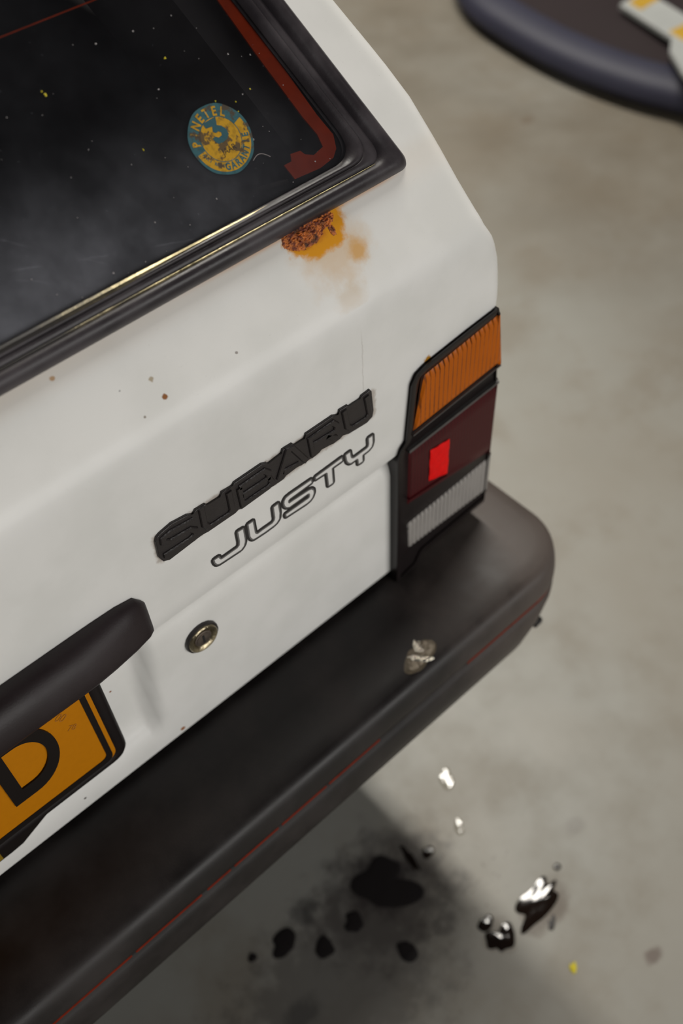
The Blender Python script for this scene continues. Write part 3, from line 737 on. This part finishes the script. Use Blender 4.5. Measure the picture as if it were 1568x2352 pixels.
# embossed black border line
def frame(name, o, i, h0, h1, m, parent):
    v = []; k = len(o)
    for pts, h in ((o, h0), (o, h1), (i, h1), (i, h0)): v += [rear(a, b, h) for a, b in pts]
    return mesh(name, v, grid_faces(4, k, True) , m, parent, smooth=False)
frame('plate_border', rrect(-0.2568, 0.2568, 0.5795, 0.700, 0.0085), rrect(-0.2520, 0.2520, 0.5862, 0.696, 0.0065), -0.0022, -0.0006, 'plate_blk', plate)
def glyph_D(x0, z0, h, w, s, t=0.0155):
    r = 0.9
    o = [(x0, z0), (x0 + w * 0.40, z0)] + [(x0 + w * 0.40 + w * 0.60 * sin(a), z0 + h / 2 - h / 2 * cos(a)) for a in [pi * k / 24 for k in range(1, 24)]] + [(x0 + w * 0.40, z0 + h), (x0, z0 + h)]
    i = [(x0 + s, z0 + t), (x0 + w * 0.40, z0 + t)] + [(x0 + w * 0.40 + (w * 0.60 - s * 0.85) * sin(a), z0 + h / 2 - (h / 2 - t) * cos(a)) for a in [pi * k / 24 for k in range(1, 24)]] + [(x0 + w * 0.40, z0 + h - t), (x0 + s, z0 + h - t)]
    return o, i
o_, i_ = glyph_D(0.1765, 0.6125, 0.084, 0.0480, 0.0105)
frame('plate_letter', o_, i_, -0.0022, 0.0004, 'plate_blk', plate)
def text(name, body, size, place, m, parent, extrude=0.0002, sx=1.0, shear=0.0, align='CENTER', bold=0.0):
    cu = bpy.data.curves.new(name, 'FONT'); cu.body = body; cu.size = size; cu.align_x = align; cu.align_y = 'CENTER'; cu.shear = shear; cu.offset = size * bold
    tmp = bpy.data.objects.new(name, cu); COL.objects.link(tmp)
    bpy.context.view_layer.update()
    me = bpy.data.meshes.new_from_object(tmp); bpy.data.objects.remove(tmp)
    me.transform(Matrix.Scale(sx, 4, (1, 0, 0)))
    bm = bmesh.new(); bm.from_mesh(me)
    for v in bm.verts: v.co = place(v.co.x, v.co.y)
    bm.to_mesh(me); bm.free(); me.name = name; me.materials.clear()
    return link(name, me, m, parent)
# faint rubber-stamped figures
for s_, cx, cz, rot, sz in (('00', 0.2345, 0.6745, -0.95, 0.0105), ('78', 0.2385, 0.6545, -0.60, 0.0085)):
    text('stamp_mark', s_, sz, lambda x, y, cx=cx, cz=cz, rot=rot: rear(cx + x * cos(rot) - y * sin(rot), cz + x * sin(rot) + y * cos(rot), -0.00095), simple('faint_stamp_ink', (0.40, 0.14, 0.006), 0.6), plate, sx=0.9)
# holder with its folded rim and the wider foot below
hol = [(-0.155, 0.5505), (0.155, 0.5505), (0.1655, 0.5515), (0.200, 0.5705), (0.271, 0.5705), (0.271, 0.703), (-0.271, 0.703), (-0.271, 0.5705), (-0.200, 0.5705), (-0.1655, 0.5515)]
hol = fillet(hol, [0, 0, 0.004, 0.006, 0.017, 0.004, 0.004, 0.017, 0.006, 0.004], 6)
prism('plate_holder', dedupe(hol), rear, -0.0176, -0.0046, 'plate_blk', plate)
ro = rrect(-0.2705, 0.2705, 0.5712, 0.703, 0.016); ri = rrect(-0.2602, 0.2602, 0.5800, 0.698, 0.010)
fv = []
for t, h in ((0, -0.0176), (0, -0.0030), (0.25, -0.0004), (0.75, 0.0002), (1.0, -0.0012), (1.0, -0.0040)):
    fv += [rear(a + (c - a) * t, b + (d - b) * t, h) for (a, b), (c, d) in zip(ro, ri)]
mesh('holder_rim', fv, grid_faces(6, len(ro), True), 'lamp_blk', plate, smooth=True, sharp=40)
prism('dealer_strip', [(-0.1475, 0.5525), (0.1475, 0.5525), (0.1475, 0.5695), (-0.1475, 0.5695)], rear, -0.0046, -0.0040, 'dealer', plate)

# ------------------------------------------------------------------ tail lamps
def lens_grid(name, corners, m, parent, h, flute, period, wrap, inset=0.0, nx=90, nz=10, sgn=1):
    """corners: bl, br, tr, tl in (x, z). Fluted face, its outer edge wrapped round the corner of the car"""
    bl, br, tr, tl = [Vector(proud(c[0], c[1], h)) for c in corners]; v = []
    br.x -= 0.0030; tr.x -= 0.0030
    for j in range(nz + 1):
        t = j / nz; a = bl.lerp(tl, t); b = br.lerp(tr, t)
        for i in range(nx + 1):
            s = i / nx; p = a.lerp(b, s)
            hh = h + flute * math.cos(2 * pi * p.x / period)
            if s < 0.012 or t in (0, 1): hh = h - 0.003
            v.append((sgn * p.x, -hh, p.y))
        for k in range(1, 7):
            an = k / 6 * pi / 2; r = 0.006
            v.append((sgn * (b.x + r * sin(an)), -h + r * (1 - cos(an)), b.y))
        v.append((sgn * (b.x + 0.0065), -h + wrap, b.y))
    return mesh(name, v, grid_faces(nz + 1, nx + 1 + 7), m, parent, smooth=True, sharp=80)
def tail_lamp(sgn):
    lamp = empty('tail_lamp', (0, 0, 0)); lamp.parent = car; lamp.matrix_parent_inverse = INV
    S = lambda pts: [(sgn * a, b) for a, b in pts]
    hp = [(0.5710, 0.515), (0.5715, 0.690), (0.5760, 0.7015), (0.5815, 0.7065), (0.5870, 0.768), (0.5925, 0.7772), (0.6035, 0.7810), (0.655, 0.7868), (0.6875, 0.7895), (0.6895, 0.783), (0.6955, 0.700), (0.6970, 0.534), (0.610, 0.530), (0.600, 0.515)]
    hp = dedupe(fillet(hp, [0, 0.01, 0.004, 0.004, 0.008, 0.006, 0.006, 0, 0.003, 0.003, 0.01, 0.003, 0.004, 0], 4))
    bm = bmesh.new(); lay = []
    cx, cz = 0.64, 0.66
    for off, h in ((0.0, -0.11), (0.0, 0.0015), (0.0008, 0.0032), (0.0025, 0.0045), (0.0065, 0.0046), (0.0085, 0.0028)):
        ring_ = []
        k = len(hp)
        for i, p in enumerate(hp):
            a = Vector(hp[i - 1]); b = Vector(hp[(i + 1) % k]); d = (b - a).normalized(); nn = Vector((-d.y, d.x))
            c = Vector((cx, cz)) - Vector(p)
            if nn.dot(c) < 0: nn = -nn
            q = Vector(p) + nn * off
            if p[0] > 0.672: q.x = p[0] - off * 0.2
            q = Vector(proud(q.x, q.y, max(h, 0.0)))
            ring_.append((sgn * q.x, -h, q.y))
        lay.append(ring_)
    vv = [p for l in lay for p in l]; k = len(hp)
    f = grid_faces(len(lay), k, True); f.append(tuple(range((len(lay) - 1) * k, len(lay) * k)))
    mesh('lamp_housing', vv, f, 'lamp_blk', lamp, smooth=True, sharp=45)
    H = 0.0052
    lens_grid('amber_lens', [(0.5915, 0.7095), (0.7000, 0.7190), (0.6915, 0.7785), (0.6035, 0.7675)], 'amber', lamp, H, 0.00055, 0.0052, 0.10, sgn=sgn)
    lens_grid('red_lens', [(0.5865, 0.6170), (0.6985, 0.6045), (0.6985, 0.6990), (0.5870, 0.6905)], 'red', lamp, H, 0.00012, 0.004, 0.10, sgn=sgn)
    lens_grid('clear_lens', [(0.5880, 0.5515), (0.7000, 0.5475), (0.7000, 0.6010), (0.5850, 0.5930)], 'clear', lamp, H - 0.001, 0.0006, 0.0052, 0.10, sgn=sgn)
    # worn ridge along the top of the red lens, and the moulded ledge low on it
    prism('lens_rib', S([proud(a, b, 0.006) for a, b in [(0.5868, 0.6895), (0.6985, 0.6975), (0.6985, 0.7000), (0.5868, 0.6930)]]), rear, 0.003, 0.0066, 'lamp_rim', lamp)
    prism('lens_rib', S([proud(a, b, 0.006) for a, b in [(0.5880, 0.6262), (0.6370, 0.6208), (0.6370, 0.6218), (0.5880, 0.6272)]]), rear, 0.003, 0.0064, 'red', lamp)
    prism('lens_rib', S([proud(a, b, 0.006) for a, b in [(0.592, 0.7062), (0.700, 0.7165), (0.700, 0.7178), (0.592, 0.7075)]]), rear, 0.002, 0.0056, 'lamp_rim', lamp)
    # reflector block
    rv = []; random.seed(5)
    for j in range(13):
        for i in range(9):
            s, t = i / 8, j / 12
            x = 0.6125 + 0.0245 * s; z = 0.6335 - 0.0085 * s + t * (0.0405 + 0.0055 * s)
            x, z = proud(x, z, H)
            e = 0.0 if i in (0, 8) or j in (0, 12) else 0.0005
            rv.append((sgn * x, -(H + 0.0004 + e + (0.0004 * ((i // 2 + j // 3) % 2))), z))
    rf = mesh('reflector', rv, grid_faces(13, 9), 'reflector', lamp)
    rf['label'] = 'small bright red reflector'
tail_lamp(1); tail_lamp(-1)

# ------------------------------------------------------------------ rear bumper
bumper = empty('rear_bumper', (0, 0, 0)); bumper.parent = car; bumper.matrix_parent_inverse = INV
# (outward offset from the reference line, Z); the reference line is the outer top edge
bp = [(-0.150, 0.5170), (-0.085, 0.5185), (-0.045, 0.5165), (-0.024, 0.5150), (-0.010, 0.5128), (-0.0045, 0.5104), (-0.0005, 0.5062), (0.0015, 0.5000), (0.0030, 0.4930), (0.0040, 0.4850), (0.0040, 0.4785), (0.0020, 0.4765), (0.0022, 0.4705),
      (0.0050, 0.4680), (0.0070, 0.4600), (0.0080, 0.4400), (0.0060, 0.4200), (0.0, 0.4080), (-0.010, 0.4020), (-0.060, 0.398)]
def plan(off, n=12, z=0.5):
    """outline of the bumper in plan, right half then mirrored: rear run, rounded corner, side run"""
    yr = -0.0930 - off; xr = 0.7400 + off * 0.8 - 0.036 * min(1, max(0, (0.472 - z) / 0.060)) ** 1.3; r = 0.062 + off
    r = max(r, 0.012)
    half = []
    for k in range(25): half.append((xr - r if k == 24 else (xr - r) * k / 24, yr + 0.002 * 0))
    for k in range(1, n + 1):
        a = k / n * pi / 2; half.append((xr - r + r * sin(a), yr + r - r * cos(a)))
    for k in range(1, 8): half.append((xr + 0.003 * (k / 7), yr + r + (0.46 - (yr + r)) * k / 7))
    return [(-x, y) for x, y in half[:0:-1]] + half
bv = []; npn = None
for off, z in bp:
    pl = plan(off, z=z); npn = len(pl)
    for x, y in pl:
        # shallow dent in the face near its right-hand end
        bv.append((x, y, z))
bf = grid_faces(len(bp), npn)
bmain = mesh('bumper_shell', bv, bf, 'bumper', bumper, smooth=True, sharp=70)
# closing panel beneath the hatch edge
box('bumper_core', -0.70, 0.70, -0.07, 0.06, 0.40, 0.505, 'blk', bumper)
def stripe(x0, x1):
    off, z0, z1 = 0.0024, 0.4712, 0.4752
    seg = []
    pl = plan(off); P = [Vector(p) for p in pl]
    # resample the rear run between x0 and x1
    n = 14
    for k in range(n + 1):
        x = x0 + (x1 - x0) * k / n; j = max(1, next((i for i in range(1, len(P)) if P[i].x >= x - 1e-9), len(P) - 1))
        a, b = P[j - 1], P[j]; t = 0 if b.x == a.x else (x - a.x) / (b.x - a.x)
        q = a.lerp(b, min(1, max(0, t))); seg.append(q)
    v = []
    for h, z in ((-0.002, z0), (0.0006, z0), (0.0006, z1), (-0.002, z1)):
        for q in seg: v.append((q.x, q.y - h, z))
    mesh('pinstripe', v, grid_faces(4, n + 1), 'redline', bumper)
for a, b in ((0.575, 0.722), (0.395, 0.458), (0.340, 0.392), (0.287, 0.336), (0.258, 0.283), (0.185, 0.252), (0.02, 0.181), (-0.2, 0.0), (-0.7, -0.25)): stripe(a, b)
# little clip stub under the corner
box('bumper_clip', 0.690, 0.702, -0.092, -0.078, 0.405, 0.414, 'blk', bumper, 0.002)

# shiny scuffed wet patch on the bumper top; pale metal colour stands for its glint
def puddle(name, cx, cy, z, rx, ry, rot, hgt, m, seed, wob=0.25, parent=None, n=40, rings=9, edge=0.55):
    rnd = random.Random(seed); ph = [(rnd.uniform(0, 6.28), rnd.uniform(0.3, 1)) for _ in range(6)]
    v = [(cx, cy, z + hgt)]; 
    for i in range(1, rings + 1):
        t = i / rings
        for k in range(n):
            a = 2 * pi * k / n
            w = 1 + wob * sum(q * sin((j + 2) * a + p) / (j + 2) for j, (p, q) in enumerate(ph))
            x = rx * t * w * cos(a); y = ry * t * w * sin(a)
            hh = hgt * (1 - t ** 2) ** edge * (1 + 0.15 * sin(7 * x / rx + ph[0][0]) * sin(5 * y / ry + ph[1][0]))
            v.append((cx + x * cos(rot) - y * sin(rot), cy + x * sin(rot) + y * cos(rot), z + max(0, hh)))
    f = [(0, 1 + k, 1 + (k + 1) % n) for k in range(n)]
    for i in range(rings - 1):
        for k in range(n): f.append((1 + i * n + k, 1 + i * n + (k + 1) % n, 1 + (i + 1) * n + (k + 1) % n, 1 + (i + 1) * n + k))
    return mesh(name, v, f, m, parent, smooth=True, sharp=80)
sc = puddle('scuffed_patch', 0.530, -0.073, 0.5138, 0.021, 0.0135, 0.2, 0.0020, 'bumper_gloss', 4, 0.5, bumper)
sc['label'] = 'bright wet-looking scuffed patch'
puddle('scuffed_patch', 0.5275, -0.0775, 0.5148, 0.0120, 0.0040, -0.75, 0.0016, 'glint_metal', 9, 0.4, bumper)
puddle('scuffed_patch', 0.5345, -0.0680, 0.5150, 0.0050, 0.0085, -0.5, 0.0014, 'glint_metal', 10, 0.4, bumper)

# ------------------------------------------------------------------ round warranty sticker on the glass
SU, SV, SR = 0.5035, 0.1405, 0.0226
def disc(r, n=64, r0=0.0, a0=0, a1=2 * pi, c=(SU, SV)):
    if r0 == 0: return [(c[0] + r * cos(2 * pi * k / n), c[1] + r * sin(2 * pi * k / n)) for k in range(n)]
    o = [(c[0] + r * cos(a0 + (a1 - a0) * k / n), c[1] + r * sin(a0 + (a1 - a0) * k / n)) for k in range(n + 1)]
    i = [(c[0] + r0 * cos(a0 + (a1 - a0) * k / n), c[1] + r0 * sin(a0 + (a1 - a0) * k / n)) for k in range(n + 1)]
    return o + i[::-1]
st = prism('warranty_sticker', [(SU + SR * (1 + 0.01 * sin(5 * a)) * cos(a), SV + SR * (1 + 0.01 * sin(7 * a)) * sin(a)) for a in [2 * pi * k / 90 for k in range(90)]], slant, 0.0028, 0.0031, 'teal', car)
st['label'] = 'round teal and yellow peeling sticker'
h = 0.0031
prism('sticker_band', disc(0.0207, 60, 0.0142, pi + 0.15, 2 * pi + 0.35), slant, h, h + 5e-5, 'syellow', st)
prism('sticker_centre', disc(0.0142), slant, h, h + 5e-5, 'syellow', st)
prism('sticker_ring', disc(0.0146, 70, 0.0141, 0, 2 * pi - 0.001), slant, h, h + 9e-5, 'teal', st)
def arc_text(body, r, a_mid, step, size, m, inward, sx=0.8):
    n = len(body)
    for i, ch in enumerate(body):
        if ch == ' ': continue
        a = a_mid - (i - (n - 1) / 2) * step if not inward else a_mid + (i - (n - 1) / 2) * step
        rot = a - pi / 2 if not inward else a + pi / 2
        def pl(x, y, a=a, rot=rot): return slant(SU + r * cos(a) + x * cos(rot) - y * sin(rot), SV + r * sin(a) + x * sin(rot) + y * cos(rot), h + 1.4e-4)
        text('sticker_letter', ch, size, pl, m, st, sx=sx, bold=0.035)
arc_text('BINETEL', 0.0175, radians(112), 0.33, 0.0082, 'syellow', False)
arc_text('GARANTIE', 0.0176, radians(300), 0.235, 0.0064, 'teal', True)
arc_text('ANTI ROEST', 0.0172, radians(222), 0.105, 0.0028, 'teal', True, 0.9)
THREE = [(496.8, 153.5), (507.4, 154.2), (505.4, 149.2), (508.1, 147.7), (510.2, 144.7), (510.1, 141.4), (507.5, 139.1), (503.5, 138.2), (500.2, 138.6), (498.8, 140.2), (498.1, 143.0), (500.5, 143.3), (502.4, 141.9), (505.2, 142.4), (505.7, 144.3), (504.2, 145.5), (502.0, 145.1), (500.5, 146.6), (502.0, 149.7), (497.3, 150.0)]
prism('sticker_numeral', [(a / 1000, b / 1000) for a, b in THREE], slant, h, h + 1.6e-4, 'teal_print', st)
def plj(x, y): return slant(SU + 0.0015 + x, SV - 0.0078 + y + 0.05 * x, h + 1.4e-4)
text('sticker_letter', 'JAAR', 0.0056, plj, 'blk', st, sx=0.9)

# ------------------------------------------------------------------ rust crust breaking out under the seal
def crust(cx, cy, rx, ry, seed, hgt, n=26, parent=None):
    rnd = random.Random(seed); v = []; nn = n
    for j in range(nn + 1):
        for i in range(nn + 1):
            a = -1 + 2 * i / nn; b = -1 + 2 * j / nn
            d = sqrt(a * a + b * b); q = max(0, 1 - d ** 2.2)
            hh = hgt * q * rnd.uniform(0.15, 1.0) - (0.0012 if q < 0.10 + 0.22 * rnd.random() else 0)
            v.append(slant(cx + rx * a + rnd.uniform(-1, 1) * rx / nn * 0.5, cy + ry * b + rnd.uniform(-1, 1) * ry / nn * 0.5, hh))
    return mesh('rust_crust', v, grid_faces(nn + 1, nn + 1), 'rust', parent)
rc = crust(0.5255, 0.0650, 0.0195, 0.0115, 2, 0.0030, parent=car); rc['label'] = 'flaking red-brown rust'
crust(0.5435, 0.0660, 0.0115, 0.0060, 3, 0.0026, 16, car)
crust(0.5470, 0.0575, 0.0030, 0.0050, 6, 0.0014, 8, car)
crust(0.5150, 0.0640, 0.0090, 0.0065, 8, 0.0018, 12, car)

# ------------------------------------------------------------------ flecks and lint on the glass
rnd = random.Random(11)
def flecks(name, pts, m, r):
    v = []; f = []
    for u, w, s in pts:
        b = len(v); 
        for k in range(6):
            a = k * pi / 3 + rnd.random(); v.append(slant(u + r * s * cos(a) * rnd.uniform(.6, 1.3), w + r * s * sin(a) * rnd.uniform(.6, 1.3), 0.0030))
        v.append(slant(u, w, 0.0036)); f += [(b + k, b + (k + 1) % 6, b + 6) for k in range(6)]
    o = mesh(name, v, f, m, gl_); o['kind'] = 'stuff'; return o
flecks('yellow_paint_fleck', [(0.4143, 0.2055, 0.9), (0.4134, 0.2080, 0.6), (0.4960, 0.1975, .8), (0.452, 0.155, .7), (0.513, 0.1625, .6), (0.526, 0.157, .6), (0.540, 0.160, .6), (0.5245, 0.151, .5)], 'yspeck', 0.0011)
flecks('dust_fleck', [(rnd.uniform(0.30, 0.57), 0.095 + 0.14 * rnd.random() ** 1.4, rnd.choice((.5, .6, .8, 1.2))) for _ in range(60)], 'wspeck', 0.00055)
tube('lint_fibre', [slant(0.5165 + 0.0128 * t, 0.1200 + 0.004 * sin(2.8 * t) - 0.004 * t, 0.0034) for t in [k / 10 for k in range(11)]], 0.00022, 'lint', gl_, 5)

# ------------------------------------------------------------------ drips on the floor (each one a thing of its own)
def drop(label, cx, cy, rx, ry, rot=0.0, hgt=0.0012, m='oil', seed=1, wob=0.25, cat='oil drop', grp='oil drops on the concrete floor', edge=0.6):
    o = puddle('oil_drop' if m != 'water' else 'fluid_drop', cx, cy, 0.0004, rx, ry, rot, hgt, m, seed, wob, edge=edge)
    return tag(o, label, cat, grp)
drop('clear bright droplet on the concrete just below the bumper, topmost of the shiny drops', 0.6425, -0.0312, 0.0125, 0.0105, 0.2, 0.0007, 'water', 2, 0.5, 'fluid drop', 'clear drops on the floor')
drop('small glinting droplet, next below the topmost clear drop', 0.6059, -0.0892, 0.0105, 0.0062, 0.9, 0.0009, 'water', 3, 0.35, 'fluid drop', 'clear drops on the floor')
drop('small dark drop between the soaked puddle and the small glinting droplet', 0.5506, -0.0853, 0.0085, 0.0072, 0.1, 0.0012, 'oil', 4, 0.5)
drop('largest soaked black oil puddle, in the shade under the bumper', 0.4790, -0.0768, 0.038, 0.032, -0.2, 0.0006, 'oil_dry', 5, 0.55, 'oil puddle')
drop('thin wet crescent of oil along the right end of the largest puddle', 0.5275, -0.0750, 0.0200, 0.0050, -1.75, 0.0006, 'oil', 15, 0.5, 'oil puddle')
drop('long shiny black oil puddle lying out in the lit concrete, highest part glinting', 0.6060, -0.2270, 0.0430, 0.0150, 0.10, 0.0011, 'oil', 6, 0.55, 'oil puddle')
drop('tiny satellite drop beside the glinting end of the long puddle', 0.6600, -0.2140, 0.0050, 0.0045, 0, 0.0008, 'oil', 7, 0.2)
drop('oil drop with curved glint, upper of the touching pair beside the long puddle', 0.5385, -0.1994, 0.0105, 0.0090, 0, 0.0008, 'oil', 8, 0.3)
drop('larger ragged black drop, lower of the touching pair left of the long puddle', 0.5403, -0.2249, 0.0190, 0.0150, 0.1, 0.0010, 'oil', 9, 0.55)
drop('little brown-black splash just below the long puddle', 0.6000, -0.2560, 0.0080, 0.0045, 0.6, 0.0005, 'oil_dry', 16, 0.7)
for i, (px, lab) in enumerate((((0.4177, -0.0841, 0.0135), 'round matt black drop in the shade, close under the largest puddle'),
        ((0.3359, -0.0420, 0.0175), 'widest ragged drop in the shade, leftmost of the row'),
        ((0.3693, -0.0816, 0.0135), 'round drop in the shade, middle of the row of three'),
        ((0.4425, -0.1561, 0.0135), 'round drop in the shade nearest to the edge of the light'),
        ((0.2952, -0.0291, 0.0060), 'tiny dark speck left of the widest shaded drop'))):
    drop(lab, px[0], px[1], px[2], px[2] * 0.85, 0.3 * i, 0.0005, 'oil_dry', 20 + i, 0.3)
yf = puddle('yellow_scrap', 0.5784, -0.308, 0.0004, 0.0062, 0.0045, 0.4, 0.0016, 'yspeck', 31, 0.5)
tag(yf, 'tiny yellow scrap lying on the floor at lower right', 'scrap')

# ------------------------------------------------------------------ dark vehicle nose at the upper right
dk = empty('parked_car', (2.9, 0.85, 0))
tag(dk, 'dark car nose with rounded bumper roll and white and yellow stripes, beyond the hatchback', 'car')
DI = Matrix.Translation((-2.9, -0.85, 0))
edge0 = [(2.95, 1.83), (2.62, 1.76), (2.42, 1.66), (2.30, 1.50), (2.245, 1.30), (2.222, 1.09), (2.235, 0.90), (2.275, 0.74), (2.32, 0.55), (2.40, 0.30), (2.55, 0.05), (2.80, -0.08), (3.1, -0.12)]
def smooth_curve(P, n=8):
    out = []
    for i in range(len(P) - 1):
        p0 = Vector(P[max(i - 1, 0)]); p1 = Vector(P[i]); p2 = Vector(P[i + 1]); p3 = Vector(P[min(i + 2, len(P) - 1)])
        for k in range(n):
            t = k / n; out.append(0.5 * ((2 * p1) + (p2 - p0) * t + (2 * p0 - 5 * p1 + 4 * p2 - p3) * t * t + (3 * p1 - p0 - 3 * p2 + p3) * t ** 3))
    out.append(Vector(P[-1])); return out
E0 = smooth_curve(edge0)
def dkrow(off, z):
    r = []
    for i, p in enumerate(E0):
        a = E0[max(i - 1, 0)]; b = E0[min(i + 1, len(E0) - 1)]; d = (b - a).normalized(); nn = Vector((-d.y, d.x))
        if nn.x < 0: nn = -nn
        r.append((p.x + nn.x * off, p.y + nn.y * off, z))
    return r
v = []; pr = [(0.05, 0.015), (0.012, 0.018), (0.0, 0.035), (0.004, 0.055), (0.02, 0.072), (0.045, 0.083), (0.075, 0.088), (0.095, 0.086)]
for o_, z_ in pr: v += dkrow(o_, z_)
b1 = mesh('bumper_roll', v, grid_faces(len(pr), len(E0)), 'darkrim', dk, smooth=True)
v = []; pr = [(0.095, 0.086), (0.11, 0.088), (0.30, 0.105), (0.50, 0.120), (0.62, 0.122)]
for o_, z_ in pr: v += [(max(x, 2.2) if True else x, y, z) for x, y, z in dkrow(o_, z_)]
b2 = mesh('nose_panel', v, grid_faces(len(pr), len(E0)), 'darkcar', dk, smooth=True)
def nz(x): return 0.118
def stripeq(name, P, m, h=0.012):
    o = prism(name, P, lambda x, y, hh: Vector((x, y, 0.112 + hh)), 0.0, h, m, dk, bevel=0.003); o.matrix_parent_inverse = DI; return o
A_, B_, C_, D_ = Vector((2.448, 1.100)), Vector((2.375, 0.845)), Vector((2.480, 0.830)), Vector((2.560, 1.110))
stripeq('white_stripe', [tuple(p) for p in (A_, B_, C_, D_)], 'whitegrey')
def sq(t0, t1, s0, s1):
    f = lambda t, s: tuple(A_.lerp(B_, t).lerp(D_.lerp(C_, t), s))
    return [f(t0, s0), f(t1, s0), f(t1, s1), f(t0, s1)]
stripeq('yellow_block', sq(0.05, 0.24, 0.22, 1.0), 'yellow', 0.0135)
stripeq('yellow_block', sq(0.70, 0.93, 0.12, 0.98), 'yellow', 0.0135)
stripeq('white_panel', fillet([(2.395, 0.900), (2.335, 0.862), (2.268, 0.776), (2.150, 0.560), (2.55, 0.40), (2.56, 0.80)], 0.02, 4), 'whitegrey', 0.010)
for o in (b1, b2): o.matrix_parent_inverse = DI
bx = box('nose_body', 2.75, 4.6, -0.05, 1.75, 0.10, 0.16, 'darkcar', dk, 0.03); bx.matrix_parent_inverse = DI

adopt(car)
for c in car.children:
    if c.name.startswith('rear_wheel'): c.matrix_parent_inverse = INV
